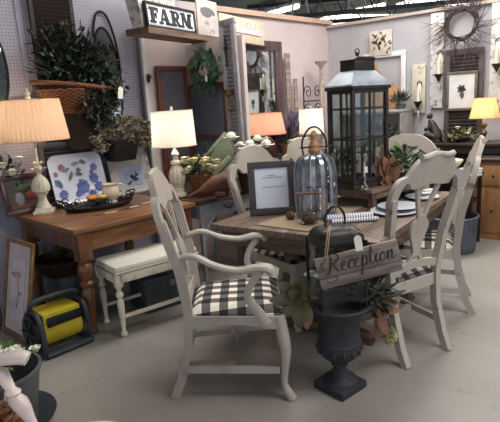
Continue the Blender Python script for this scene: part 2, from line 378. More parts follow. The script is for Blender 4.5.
# --- pine console table
def console():
    t = thing('farm_table', 'orange pine farm table with thick turned legs against the pegboard wall', 'table', (-1.14, 3.17, 0), WA)
    Ln, D, H = .99, .97, .77
    MB().box((Ln/2, D/2, H-.018), (Ln+.04, D+.02, .036), bev=.008).build('table_top', PINE, t)
    MB().box((Ln/2, .05, H-.105), (Ln-.12, .025, .135)).build('apron', PINE, t)
    MB().box((Ln/2, D-.05, H-.105), (Ln-.12, .025, .135)).build('apron', PINE, t)
    MB().box((.05, D/2, H-.105), (.025, D-.12, .135)).build('apron', PINEL, t)
    MB().box((Ln-.05, D/2, H-.105), (.025, D-.12, .135)).build('apron', PINEL, t)
    for x in (.06, Ln-.06):
        for y in (.06, D-.06):
            b = MB().box((x, y, H-.036-.1), (.095, .095, .2), bev=.004)
            h = H-.236; r = .042
            b.lathe([(.024, 0), (.03, .01), (.032, .03), (.026, .05), (.03, .08), (.04, .22), (.046, .32), (.03, .345), (.05, .36), (.05, .38), (.03, .395), (.04, .42), (.052, .46), (.048, .5), (.032, .52), (.045, h)], (x, y, 0), 20)
            b.build('leg', PINEL, t)
console()
# --- wash stand beside it
def washstand():
    t = thing('side_table', 'white painted side table with dark plank top between the pine table and chairs', 'table', (-.40, 3.95, 0), WA)
    MB().box((.32, .27, .745), (.66, .56, .03), bev=.006).build('table_top', M('dark_plank', (84, 58, 44), (52, 34, 26), scale=4, rough=.45, stretch=(1, 8, 8)), t)
    GRB = M('pale_blue_grey_paint', (168, 174, 180), (140, 146, 152), scale=10, rough=.6)
    MB().box((.32, .03, .665), (.58, .02, .12)).build('drawer_front', GRB, t)
    MB().box((.32, .03+.5, .665), (.58, .02, .12)).build('back_panel', GRB, t)
    for x in (.03, .61): MB().box((x, .28, .665), (.02, .5, .12)).build('side_panel', GRB, t)
    for x in (.035, .605):
        for y in (.035, .525):
            MB().box((x, y, .365), (.035, .035, .73), taper=.8, bev=.003).build('leg', GRB, t)
    for sx, x in ((1, .055), (-1, .585)):
        MB().tube(catmull([(x, .03, .42), (x+sx*.02, .03, .5), (x+sx*.08, .03, .58), (x+sx*.12, .03, .6)], 5), .01, 6).tube(catmull([(x, .03, .5), (x+sx*.05, .03, .52), (x+sx*.06, .03, .6)], 5), .007, 6).build('bracket', GRB, t)
    h = MB(); 
    for x in (.32,): h.tube(catmull([(x-.05, .01, .68), (x, -.01, .655), (x+.05, .01, .68)], 5), .007, 6)
    h.build('handle', IRON, t)
washstand()
# --- bench
def bench():
    a = radians(38); t = thing('upholstered_bench', 'low cream bench with ivory padded seat in front of the pine table', 'bench', (-.915, 3.145, 0), a)
    Ln, D = .66, .36
    MB().box((Ln/2, .02, .42), (Ln, .03, .075), bev=.004).box((Ln/2, D-.02, .42), (Ln, .03, .075), bev=.004).box((.02, D/2, .42), (.03, D, .075), bev=.004).box((Ln-.02, D/2, .42), (.03, D, .075), bev=.004).build('seat_frame', CREAM, t)
    m = MB(); m.box((Ln/2, D/2, .475), (Ln-.01, D-.01, .05), bev=.022); m.build('cushion', CUSH, t)
    MB().box((Ln/2, D/2, .45), (Ln+.004, D+.004, .008)).build('piping', M('grey_braid', (150, 142, 126), rough=.9), t)
    for x in (.03, Ln-.03):
        for y in (.03, D-.03):
            MB().box((x, y, .405), (.05, .05, .1), bev=.003).lathe([(.01, 0), (.022, .006), (.024, .02), (.016, .035), (.014, .05), (.018, .12), (.024, .22), (.022, .26), (.014, .275), (.026, .29), (.026, .31), (.014, .325), (.02, .355)], (x, y, 0), 16).build('leg', CREAM, t)
    MB().box((Ln/2, .03, .14), (Ln-.06, .022, .022)).build('stretcher', CREAM, t)
    MB().box((Ln/2, D-.03, .14), (Ln-.06, .022, .022)).build('stretcher', CREAM, t)
bench()

# --- dining chairs (front = +x)
def bx(z):
    """rear stile x at height z (foot kicks back, back rakes)"""
    K = [(0, -.335), (.12, -.285), (.3, -.24), (.48, -.225), (.7, -.245), (.9, -.29), (1.05, -.33), (1.2, -.375)]
    for (a, xa), (b, xb) in zip(K, K[1:]):
        if z <= b: q = (z-a)/(b-a); q = q*q*(3-2*q)*.35+q*.65; return xa+(xb-xa)*q
    return K[-1][1]
def by(z, sc=1):
    K = [(0, .175), (.3, .175), (.5, .188), (.8, .232), (1.0, .26), (1.2, .262)]
    for (a, xa), (b, xb) in zip(K, K[1:]):
        if z <= b: return (xa+(xb-xa)*(z-a)/(b-a))*sc
    return K[-1][1]*sc
def chair_back(t, mat, sc=1.0):
    for s in (-1, 1):
        zs = [i*.05 for i in range(20)]+[.975]
        pts = [(bx(z), s*by(z, sc), z) for z in zs]
        MB().tube(pts, .02, 4, up=(0, 1, 0), flat=(.95, 1.15)).build('rear_leg', mat, t)
    # crest rail
    b = MB(); A = []; B = []
    top = [(-1.13, .95), (-1.12, 1.0), (-1.06, 1.045), (-.96, 1.075), (-.84, 1.085), (-.74, 1.088), (-.66, 1.12), (-.56, 1.155), (-.42, 1.18), (0, 1.19)]
    bot = [(-1.12, .93), (-1.08, .93), (-1.0, .94), (-.93, .98), (-.86, 1.03), (-.76, 1.055), (-.68, 1.05), (-.58, 1.015), (-.42, 1.015), (0, 1.03)]
    top = top+[(-a, z) for a, z in top[-2::-1]]; bot = bot+[(-a, z) for a, z in bot[-2::-1]]
    w_ = .250*sc
    for (ya, za), (yb, zb) in zip(top, bot):
        A.append((bx(za)-.0*abs(ya), ya*w_, za)); B.append((bx(zb), yb*w_, zb))
    b.strip(A, B, (.032, 0, 0))
    b.build('crest_rail', mat, t)
    MB().tube([(bx(1.185)-.006+.004*cos(6*q), q*w_, 1.186+.006*cos(q*9)) for q in [i/8-.5 for i in range(9)]], .016, 10).build('crest_roll', mat, t)
    # pierced vase splat
    b = MB()
    for s in (-1, 1):
        zs = [1.05, 1.0, .95, .90, .86, .83]
        ys = [.085, .075, .058, .040, .026, .02]
        b.strip([(bx(z), s*(y+.014), z) for z, y in zip(zs, ys)], [(bx(z), s*(y-.014), z) for z, y in zip(zs, ys)], (.016, 0, 0))
        zs = [.62, .6, .575, .55, .535]; ys = [.018, .03, .05, .075, .10]
        b.strip([(bx(z), s*(y+.014), z) for z, y in zip(zs, ys)], [(bx(z), s*(y-.014), z) for z, y in zip(zs, ys)], (.016, 0, 0))
    V = [(.85, .02), (.83, .034), (.81, .055), (.785, .068), (.76, .07), (.73, .062), (.70, .048), (.66, .034), (.63, .028), (.60, .038)]
    b.strip([(bx(z), -y, z) for z, y in V], [(bx(z), y, z) for z, y in V], (.018, 0, 0))
    b.build('splat', mat, t)
    # shaped lower rail
    A = []; B = []
    for i in range(13):
        q = i/6-1; z = .545+.03*(1-q*q); A.append((bx(z), q*by(z, sc), z)); B.append((bx(z-.05), q*by(z-.05, sc), z-.045))
    MB().strip(A, B, (.03, 0, 0)).build('lower_rail', mat, t)
def ging_seat(t, sc, mat):
    b = MB(); N = 10; rows = []
    for i in range(N+1):
        x = -.225+i/N*.475; hw = (.185+(.245-.185)*i/N)*sc; row = []
        for j in range(N+1):
            y = -hw+2*hw*j/N; e = min(1, 4*min(i/N, 1-i/N, j/N, 1-j/N)); row.append(b.v((x, y, .468+.045*sqrt(max(0, 1-(1-e)**2)))))
        rows.append(row)
    low = [[b.v((v.co.x, v.co.y, .455)) for v in r] for r in rows]
    for R, q in ((rows, 0), (low, 1)):
        for i in range(N):
            for j in range(N):
                f = [R[i][j], R[i+1][j], R[i+1][j+1], R[i][j+1]]; b.f(f if not q else f[::-1])
    for i in range(N):
        for e in (0, N):
            b.f([rows[i][e], rows[i+1][e], low[i+1][e], low[i][e]]); b.f([rows[e][i], rows[e][i+1], low[e][i+1], low[e][i]])
    return b.build('seat_cushion', mat, t)
def dining_chair(name, label, x, y, deg, arms=False, cane=False, mat=CH):
    t = thing(name, label, 'chair', (x, y, 0), radians(deg)); sc = 1.08 if arms else 1.0
    if cane:
        for s in (-1, 1): MB().tube([(bx(z*.05), s*by(z*.05), z*.05) for z in range(22)], .021, 4, up=(0, 1, 0)).build('rear_leg', mat, t)
        # crest and rounded back frame with grey panel
        A = []; B = []
        for i in range(15):
            q = i/7-1; A.append((bx(1.1), q*.25, 1.05+.12*max(0, 1-abs(q)**3))); B.append((bx(1.0), q*.24, .97+.1*(1-q*q)))
        MB().strip(A, B, (.032, 0, 0)).build('crest_rail', mat, t)
        MB().strip([(bx(z), -.19, z) for z in (.62, .8, .98)], [(bx(z), .19, z) for z in (.62, .8, .98)], (.02, 0, 0)).ell((bx(.98), 0, .98), (.008, .19, .08)).build('back_panel', M('grey_linen', (128, 124, 120), (108, 104, 100), scale=60, rough=.9), t)
        MB().box((bx(.6), 0, .6), (.03, .4, .05)).build('lower_rail', mat, t)
    else: chair_back(t, mat, sc)
    hw0, hw1 = .185*sc, .245*sc
    # seat rails: shaped front and side aprons
    for s in (-1, 1):
        A = []; B = []
        for i in range(9):
            q = i/8; xx = -.225+q*.47; yy = s*(hw0+(hw1-hw0)*q); A.append((xx, yy, .46)); B.append((xx, yy, .39+.025*sin(pi*q)**2))
        MB().strip(A, B, (0, .024, 0)).build('seat_rail', mat, t)
    A = []; B = []
    for i in range(13):
        q = i/6-1; A.append((.245, q*hw1, .46)); B.append((.245, q*hw1, .385+.03*cos(q*pi)))
    MB().strip(A, B, (.024, 0, 0)).build('front_rail', mat, t)
    MB().box((-.225, 0, .425), (.024, 2*hw0, .07)).build('back_rail', mat, t)
    ging_seat(t, sc, GING)
    for s in (-1, 1):   # cabriole front legs
        pts = catmull([(.235, s*(hw1-.012), .46), (.25, s*(hw1-.005), .36), (.26, s*(hw1+.0), .27), (.252, s*(hw1-.004), .17), (.246, s*(hw1-.006), .09), (.262, s*(hw1+.004), .04), (.285, s*(hw1+.012), .0)], 4)
        r = [.031, .031, .03, .03, .031, .031, .03, .029, .028, .026, .024, .023, .021, .02, .019, .018, .0175, .018, .019, .021, .023, .024, .025, .024, .024]
        b = MB().tube(pts, r[:len(pts)], 10, up=(0, 1, 0)); b.build('front_leg', mat, t)
        MB().box((0, 0, 0), (sqrt(.52**2+.06**2)-.03, .02, .036), m=T(-.02, s*(.186*sc+.034)*1.0, .165) @ RZ(s*.115)).build('side_stretcher', mat, t)
    MB().box((-.02, 0, .165), (.03, .40*sc, .034)).build('cross_stretcher', mat, t)
    if arms:
        for s in (-1, 1):
            arm = catmull([(bx(.78)-.0, s*.232, .775), (-.17, s*.25, .79), (-.07, s*.275, .745), (.04, s*.295, .72), (.13, s*.305, .73), (.19, s*.31, .725), (.205, s*.31, .70)], 5)
            ap = MB().tube(arm, [.019, .021, .022, .023, .027, .033, .028], 10, up=(0, 0, 1), flat=(.75, 1.15)); ap.build('armrest', mat, t)
            post = catmull([(.15, s*.305, .71), (.10, s*.30, .64), (.085, s*.285, .57), (.13, s*.268, .49), (.17, s*.262, .42)], 5)
            MB().tube(post, [.019, .017, .018, .024, .03], 8, up=(0, 1, 0), flat=(.7, 1.1)).build('arm_post', mat, t)
    return t
dining_chair('armchair', 'grey-cream painted armchair with black and white checked seat, facing right', -.12, 2.60, 0, arms=True)
dining_chair('dining_chair', 'grey-cream dining chair seen from behind, right of the wooden sign', .81, 2.94, 120, mat=CHW)
dining_chair('dining_chair', 'grey-cream dining chair seen edge-on at the far right of the table', 1.235, 3.50, 160, mat=CHW)
dining_chair('dining_chair', 'grey-cream dining chair behind the framed paper notice', .28, 3.47, -48)
dining_chair('dining_chair', 'grey-cream dining chair behind the ribbed wooden-knob cloche', .71, 3.98, -45)
dining_chair('dining_chair', 'pale dining chair with grey back panel at the far end of the table', 1.19, 4.12, 230, cane=True)

# --- dining table
DT = radians(54.5); DW, DL = 1.12, 1.52
def dining_table():
    # local x along near edge (towards right), y along the length
    t = thing('dining_table', 'rustic brown plank dining table set with plates and lanterns', 'table', (-.26, 3.11, 0), DT-pi/2)
    n = 6; b = MB()
    for i in range(n): b.box((DW*(i+.5)/n, DL/2, .75), (DW/n-.003, DL, .04), bev=.004)
    b.build('table_top', M('plank_top', (126, 106, 90), (88, 70, 58), scale=3, rough=.5, stretch=(10, 1, 10), bump=.2), t)
    MB().box((DW/2, .06, .68), (DW-.12, .03, .10)).build('apron', RUST_D, t)
    MB().box((DW/2, DL-.06, .68), (DW-.12, .03, .10)).build('apron', RUST_D, t)
    for x in (.06, DW-.06): MB().box((x, DL/2, .68), (.03, DL-.12, .10)).build('apron', RUST_D, t)
    for y in (.38, DL-.38):
        b = MB().box((DW/2, y, .60), (.80, .09, .07), bev=.01).box((DW/2, y, .05), (.74, .10, .07), bev=.01)
        for sx in (-1, 1):
            b.lathe([(.045, 0), (.05, .03), (.035, .06), (.055, .14), (.065, .22), (.04, .3), (.03, .34), (.045, .37), (.045, .48)], (DW/2+sx*.2, y, .085), 18)
            b.box((DW/2+sx*.34, y, .01), (.09, .1, .025))
        b.build('trestle', RUST_D, t)
    MB().box((DW/2, DL/2, .2), (.07, DL-.76, .08), bev=.008).build('stretcher', RUST_D, t)
dining_table()
# riser bench on the table
def riser():
    a = radians(40); t = thing('table_riser', 'low plank bench riser standing on the dining table under the big lantern', 'riser', (.82, 3.26, .77), a)
    MB().box((.42, .23, .118), (.88, .48, .024), bev=.004).build('top_board', RUST_W, t)
    MB().box((.42, .015, .085), (.80, .02, .05)).build('rail', RUST_W, t); MB().box((.42, .445, .085), (.80, .02, .05)).build('rail', RUST_W, t)
    MB().box((.02, .23, .085), (.02, .42, .05)).build('rail', RUST_W, t)
    for x in (.03, .81):
        for y in (.025, .435): MB().box((x, y, .053), (.04, .04, .106)).build('leg', RUST_W, t)
riser()

# ------------------------------------------------------------------ foliage helpers
def bush(mb, c, r, n, L0, W0, seed, out=.6, squash=1, lift=.2):
    rd = random.Random(seed); c = Vector(c); r = Vector(r if isinstance(r, tuple) else (r, r, r))
    for i in range(n):
        d = Vector((rd.gauss(0, 1), rd.gauss(0, 1), rd.gauss(0, 1)*squash)).normalized(); k = rd.uniform(.35, 1)
        p = c+Vector((d.x*r.x, d.y*r.y, d.z*r.z))*k
        dd = (d*out+Vector((rd.uniform(-.5, .5), rd.uniform(-.5, .5), rd.uniform(-.3, .5)+lift)))
        s = rd.uniform(.7, 1.25); mb.leaf(p, dd, L0*s, W0*s, rd.uniform(0, .4), up=(rd.uniform(-.5, .5), rd.uniform(-.5, .5), 1))
    return mb
def petals(mb, c, R, n=3, rd=random):
    c = Vector(c)
    for ring in range(n):
        k = 5+ring; rr = R*(ring+1)/n
        for i in range(k):
            a = 2*pi*(i+ring*.5)/k; d = Vector((cos(a), sin(a), 1.3-ring*.45))
            mb.leaf(c, d, rr*1.1, rr*1.0, -.25, up=(0, 0, 1), fold=.1)
    mb.ell(c+Vector((0, 0, R*.3)), (R*.62, R*.62, R*.5), 10, 7, jit=.25); return mb
def price_tag(loc, rz, lab, size=.05, tilt=0, string=.06):
    t = thing('price_tag', lab, 'price tag', loc, rz, rot=(0, tilt, rz)); s = size
    MB().prism([(-.3*s, 0), (.3*s, 0), (.3*s, -.9*s), (.3*s, -1.1*s), (-.3*s, -1.1*s), (-.3*s, -.0*s)], .002).prism([(-.3*s, 0), (.3*s, 0), (.15*s, .18*s), (-.15*s, .18*s)], .002).build('card', TAG, t)
    MB().tube([(0, 0, .08*s), (.0, .004, .08*s+string)], .0012, 5).build('string', TWINE, t); return t

# ------------------------------------------------------------------ lamps
def bulb(t, z, power, col=(1, .72, .42), r=.03):
    l = bpy.data.lights.new('bulb_light', 'POINT'); l.energy = power; l.color = col; l.shadow_soft_size = r
    o = bpy.data.objects.new('bulb_light', l); COL.objects.link(o); o.parent = t; o.location = (0, 0, z)
def lamp_shade(t, r0, r1, z0, z1, mat, pleat=0, seg=64):
    b = MB(); rows = []
    for k, (r, z) in enumerate([(r0, z0), ((r0+r1)/2, (z0+z1)/2), (r1, z1)]):
        rows.append([b.v(((r*(1+(pleat if i % 2 else 0)))*cos(2*pi*i/seg), (r*(1+(pleat if i % 2 else 0)))*sin(2*pi*i/seg), z)) for i in range(seg)])
    for A, B_ in zip(rows, rows[1:]):
        for i in range(seg): b.f([A[i], A[(i+1) % seg], B_[(i+1) % seg], B_[i]])
    o = b.build('lamp_shade', mat, t, smooth=not pleat)
    MB().tube([(r0*1.005*cos(a*pi/16), r0*1.005*sin(a*pi/16), z0) for a in range(32)], .004, 6, closed=True).build('shade_trim', mat, o)
    MB().tube([(r1*1.005*cos(a*pi/16), r1*1.005*sin(a*pi/16), z1) for a in range(32)], .004, 6, closed=True).build('shade_trim', mat, o)
    MB().tube([(-r1, 0, z1-.01), (r1, 0, z1-.01)], .002, 5).tube([(0, -r1, z1-.01), (0, r1, z1-.01)], .002, 5).build('spider', IRON, o)
    MB().ell((0, 0, (z0+z1)/2), (.028, .028, .045), 10, 8).build('bulb', emit('lit_bulb_'+mat.name, (255, 220, 170), 8), t)
# left pleated lamp
t = thing('table_lamp', 'carved cream table lamp with pleated peach shade at the left', 'lamp', (-1.60, 3.83, .77), .3)
b = MB(); b.box((0, 0, .012), (.15, .15, .024), bev=.004).box((0, 0, .035), (.115, .115, .022), bev=.006).lathe([(.055, .045), (.05, .06), (.035, .09), (.03, .12), (.036, .14), (.05, .155)], (0, 0, 0), 20)
b.build('base', CREAM, t)
b = MB(); b.lathe([(.03, .15), (.058, .17), (.066, .20), (.06, .235), (.045, .265), (.025, .29), (.014, .30)], (0, 0, 0), 24, flute=.05, nf=12); b.build('pineapple_body', CREAM, t)
b = MB()
for i in range(8): a = i*pi/4; b.leaf((0, 0, .29), (cos(a), sin(a), 1.6), .09, .035, .35)
for i in range(6): a = i*pi/3; b.leaf((0, 0, .36), (cos(a), sin(a), .8), .07, .03, .1)
b.lathe([(.012, .28), (.02, .32), (.03, .36), (.012, .375), (.011, .5)], (0, 0, 0), 14); b.build('leaf_collar', CREAM, t)
MB().tube([(0, 0, .5), (0, 0, .88)], .006, 8).build('stem', SILVER, t)
lamp_shade(t, .255, .215, .56, .855, GLOW, pleat=.022, seg=96)
MB().lathe([(.008, .86), (.02, .875), (.012, .885), (.022, .905), (.008, .92), (.01, .93), (.002, .945)], (0, 0, 0), 12, flute=.2, nf=4).build('finial', CREAM, t)
bulb(t, .70, 34, (1, .78, .56))
# second lamp, white drum
t = thing('table_lamp', 'fluted cream table lamp with white drum shade by the red-brown window', 'lamp', (-.60, 4.22, .77), 0)
MB().lathe([(.07, 0), (.072, .02), (.055, .03), (.05, .05), (.055, .06), (.04, .075)], (0, 0, 0), 28).build('base', CREAM, t)
MB().lathe([(.035, .07), (.06, .12), (.068, .17), (.062, .21), (.045, .25), (.03, .27)], (0, 0, 0), 48, flute=.06, nf=14).build('fluted_body', CREAM, t)
MB().lathe([(.03, .265), (.048, .28), (.045, .30), (.025, .31), (.022, .34), (.035, .36), (.02, .385), (.012, .40), (.01, .46)], (0, 0, 0), 20).build('neck', CREAM, t)
MB().tube([(0, 0, .45), (0, 0, .73)], .006, 8).build('stem', SILVER, t)
lamp_shade(t, .185, .172, .43, .715, GLOWW)
MB().ell((0, 0, .735), (.014, .014, .018), 10, 8).build('finial', CREAM, t)
bulb(t, .57, 34, (1, .92, .82))

# sideboard along the wall beyond the booth
t = thing('sideboard', 'long dark sideboard along the wall beyond the booth, behind the dining chairs', 'cabinet', tuple(L(2.36, 0, .5)), WA)
MB().box((.98, .24, .865), (2.0, .5, .03), bev=.005).build('top', DARKW, t)
MB().box((.98, .25, .46), (1.94, .44, .78)).build('body', DARKW, t)
for i in range(4): 
    d = MB().box((.255+i*.485, .02, .46), (.46, .02, .7), bev=.004).build('door', RUST_D, t); MB().ell((.44+i*.485, .0, .5), .013).build('knob', IRON, d)
for x in (.05, 1.9):
    for y in (.06, .44): MB().box((x, y, .035), (.06, .06, .07)).build('foot', DARKW, t)
# orange lamp
p = L(2.83, .88, .28)
t = thing('table_lamp', 'brown round-bodied lamp with orange shade in front of the tall framed mirror', 'lamp', tuple(p))
MB().lathe([(.07, 0), (.075, .015), (.06, .03), (.09, .08), (.105, .14), (.09, .20), (.05, .24), (.02, .26), (.015, .30)], (0, 0, 0), 24).build('base', M('brown_ceramic', (92, 58, 44), (66, 40, 32), scale=20, rough=.4, bump=.3), t)
MB().tube([(0, 0, .29), (0, 0, .50)], .006, 8).build('stem', IRON, t)
lamp_shade(t, .22, .175, .285, .515, GLOWO)
bulb(t, .38, 8, (1, .88, .78))
# small white drum lamp
p = L(3.70, .88, .25)
t = thing('table_lamp', 'candlestick lamp with small white shade left of the big lantern', 'lamp', tuple(p))
MB().lathe([(.06, 0), (.06, .02), (.02, .04), (.03, .08), (.02, .12), (.03, .16), (.015, .2), (.012, .3)], (0, 0, 0), 18).build('base', CREAM, t)
lamp_shade(t, .155, .145, .225, .52, GLOWW)
MB().tube([(0, 0, .28), (0, 0, .53)], .005, 8).build('stem', IRON, t)
MB().ell((0, 0, .545), (.012, .012, .02)).build('finial', CREAM, t)
bulb(t, .38, 22, (1, .93, .85))

# ------------------------------------------------------------------ things hung on / leaning against the left wall
def fbox(t, w_, h, fw, d, mat, z0=0, name='frame', y=0):
    """rectangular frame in xz plane, bottom at z0, centred in x"""
    b = MB(); b.box((0, y, z0+fw/2), (w_, d, fw), bev=.003).box((0, y, z0+h-fw/2), (w_, d, fw), bev=.003)
    for s in (-1, 1): b.box((s*(w_/2-fw/2), y, z0+h/2), (fw, d, h-2*fw+.002), bev=.003)
    return b.build(name, mat, t)
def louver(t, w_, h, fw, d, mat, n, z0=0, y=0, mid=True):
    o = fbox(t, w_, h, fw, d, mat, z0, y=y); b = MB(); 
    for i in range(n):
        z = z0+fw+(h-2*fw)*(i+.5)/n; b.box((0, 0, 0), (w_-2*fw+.004, .008, (h-2*fw)/n*1.25), m=T(0, y, z) @ RX(.6))
    b.build('slats', mat, t)
    if mid: MB().box((0, y, z0+h*.45), (w_-2*fw, d, fw)).build('middle_rail', mat, t)
BRSH = M('brown_shutter_paint', (58, 42, 36), (40, 28, 24), scale=20, rough=.7, stretch=(1, 1, 4))
t = thing('louvered_shutter', 'tall dark brown louvered shutter on the wall behind the hanging basket', 'shutter', tuple(L(.60, .98, .06)), WA)
louver(t, .37, 1.54, .035, .03, BRSH, 46)
t = thing('louvered_shutter', 'short slate-grey louvered shutter behind the floral platter', 'shutter', tuple(L(.58, .775, .115)), WA)
louver(t, .54, .52, .04, .03, M('slate_paint', (72, 74, 84), (54, 54, 62), scale=12, rough=.6), 12, mid=False)
# arched metal mirrors
def oval_mirror(s, zc, rx, rz_, off, lab, arch=True):
    t = thing('oval_mirror', lab, 'mirror', tuple(L(s, zc, off)), WA, rot=(radians(-3), 0, WA))
    n = 36; P = [(rx*cos(2*pi*i/n), 0, rz_*sin(2*pi*i/n)) for i in range(n)]
    MB().tube(P, .011, 8, closed=True).build('frame', IRON, t)
    MB().prism([(p[0]*.98, p[2]*.98) for p in P], .006).build('mirror_plate', MIRROR, t)
    if arch:
        MB().tube(catmull([(-rx*.96, -.02, rz_*.15), (-rx*.85, -.02, rz_*.75), (-rx*.45, -.02, rz_*1.2), (0, -.02, rz_*1.3), (rx*.5, -.02, rz_*1.18), (rx*.9, -.02, rz_*.7), (rx*.98, -.02, rz_*.1)], 6), .010, 8).build('outer_arch', IRON, t)
oval_mirror(1.06, 1.80, .125, .43, .03, 'oval black metal mirror with a raised outer arch right of the basket')
oval_mirror(.03, 1.88, .17, .36, .03, 'oval black framed mirror cut by the left edge of the view', arch=False)
# big wall basket with greenery
t = thing('hanging_basket', 'large wicker basket hung on the wall, spilling over with dark greenery', 'basket', tuple(L(.66, 1.22, .21)), WA)
b = MB(); rows = []; n = 28
for z, rx, ry in [(0, .10, .06), (.05, .13, .08), (.16, .15, .09), (.27, .19, .11), (.35, .26, .135), (.42, .32, .155), (.47, .345, .16), (.50, .355, .165)]:
    rows.append([b.v((rx*cos(2*pi*i/n)*(1+.02*(i % 2)), ry*sin(2*pi*i/n), z+.04*(-(cos(2*pi*i/n)))*(z > .4))) for i in range(n)])
for A, B_ in zip(rows, rows[1:]):
    for i in range(n): b.f([A[i], A[(i+1) % n], B_[(i+1) % n], B_[i]])
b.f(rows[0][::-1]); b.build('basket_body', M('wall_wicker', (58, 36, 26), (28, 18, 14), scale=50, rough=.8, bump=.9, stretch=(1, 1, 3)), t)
MB().tube([(.36*cos(2*pi*i/n), .17*sin(2*pi*i/n), .50-.04*cos(2*pi*i/n)) for i in range(n)], .017, 8, closed=True).build('rim', WICK, t)
b = MB(); rd = random.Random(3)
for k in range(13):
    z = .30+.0145*k; R0 = .225+.0108*k
    b.tube([(R0*cos(a), R0*.48*sin(a)-.008, z+.004*sin(a*30+k*3.1)) for a in [pi+.15+i*(pi*.42)/36 for i in range(37)]], .0075, 6)
b.build('lit_side_weave', WICK, t)  # left side's light put into the colour: paler strands over the dark body
b = MB(); bush(b, (.02, 0, .66), (.36, .13, .24), 1100, .055, .026, 11, out=.45, lift=.1); bush(b, (.16, -.08, .50), (.24, .08, .14), 420, .055, .026, 13, out=.4, lift=-.3); bush(b, (.10, -.13, .34), (.20, .04, .17), 330, .055, .026, 15, out=.4, lift=-.2); bush(b, (-.1, -.02, .86), (.24, .08, .12), 200, .055, .024, 14, out=.4, lift=.2)
for i in range(26):
    a = rd.uniform(0, pi); x = cos(a)*.42; z = .62+sin(a)*rd.uniform(.1, .42)
    b.tube(catmull([(x*.2, 0, .5), (x*.6, -.04, (z+.55)/2), (x, -.05, z)], 4), .004, 5)
b.build('greenery', GREEND, t)
b = MB(); bush(b, (.06, -.05, .66), (.38, .13, .24), 300, .05, .024, 12, out=.5, lift=.0); b.build('light_leaves', M('sage_leaf', (92, 104, 84), (56, 66, 54), scale=9, rough=.5), t)
price_tag(tuple(L(.93, 1.69, .42)), WA, 'white price tag hanging from the rim of the big wall basket', .075, .15)
# hydrangea planter
t = thing('hydrangea_planter', 'black square wall planter of dried hydrangeas below the basket', 'planter', tuple(L(.97, 1.09, .24)), WA)
MB().lathe([(.09, 0), (.115, .12), (.125, .17), (.135, .175), (.135, .19), (.12, .19)], (0, 0, 0), 4*6, sq=1).build('pot', BLACK, t)
MB().box((0, .16, .09), (.06, .10, .02)).build('wall_bracket', IRON, t)
b = MB(); rd = random.Random(5)
for (x, z, r) in [(-.22, .25, .09), (-.13, .32, .1), (-.05, .40, .11), (.0, .28, .11), (.09, .27, .1), (.18, .24, .085), (.27, .22, .08), (.05, .20, .09), (-.1, .19, .1), (-.18, .16, .07), (.2, .17, .08), (-.02, .48, .06)]:
    y = rd.uniform(-.08, .02)
    for i in range(170):
        d = Vector((rd.gauss(0, 1), rd.gauss(0, 1), rd.gauss(0, 1))).normalized(); b.leaf(Vector((x*1.1, y, z*1.05))+d*r*.85, d+Vector((rd.uniform(-.8, .8), rd.uniform(-.8, .8), .2)), .032, .03, .2)
b.build('flower_heads', HYD, t)
b = MB(); bush(b, (0, 0, .2), (.24, .1, .08), 26, .07, .035, 6); b.build('leaves', M('olive_leaf', (88, 82, 54), (56, 52, 34), scale=9, rough=.6), t)
# white flowers, left edge
t = thing('white_flowers', 'cluster of white flowers on the pegboard behind the pleated lamp', 'flowers', tuple(L(.03, 1.13, .12)), WA)
b = MB(); rd = random.Random(8)
for i in range(9): petals(b, (rd.uniform(-.13, .11), rd.uniform(-.05, .03), rd.uniform(-.1, .13)), .055)
b.build('blossoms', PETW, t); b = MB(); bush(b, (.02, .02, -.02), (.14, .05, .13), 60, .06, .03, 9); b.build('leaves', GREEND, t)
MB().box((-.02, .06, -.14), (.2, .12, .02)).build('shelf', GREYW, t)

# ------------------------------------------------------------------ on the pine table
def leaning_frame(name, label, loc, rz, w_, h, fw, fm, lean=10, mat_=MATB, d=.02, cat='picture'):
    t = thing(name, label, cat, loc, rz, rot=(radians(-lean), 0, rz))
    fbox(t, w_, h, fw, d, fm); MB().box((0, .004, h/2), (w_-2*fw+.01, .006, h-2*fw+.01)).build('mat_board', mat_, t); return t
t = leaning_frame('framed_painting', 'small dark red framed still-life painting behind the pleated lamp', tuple(L(.15, .772, .18)), WA, .34, .31, .035, M('mahogany', (78, 34, 32), (52, 22, 22), scale=6, rough=.35), 12, M('painting_ground', (70, 64, 50), (44, 44, 36), scale=6, rough=.5))
MB().ell((-.05, -.002, .12), (.035, .004, .05)).build('painted_jug', M('painted_white', (120, 120, 132), rough=.5), t)
MB().ell((.05, -.002, .14), (.05, .004, .035)).build('painted_fruit', M('painted_red', (124, 50, 38), rough=.5), t)
MB().ell((0, -.001, .2), (.09, .004, .03)).build('painted_leaves', GREEN, t)
MB().box((0, -.001, .07), (.26, .003, .04)).build('painted_table', RUSTM, t)
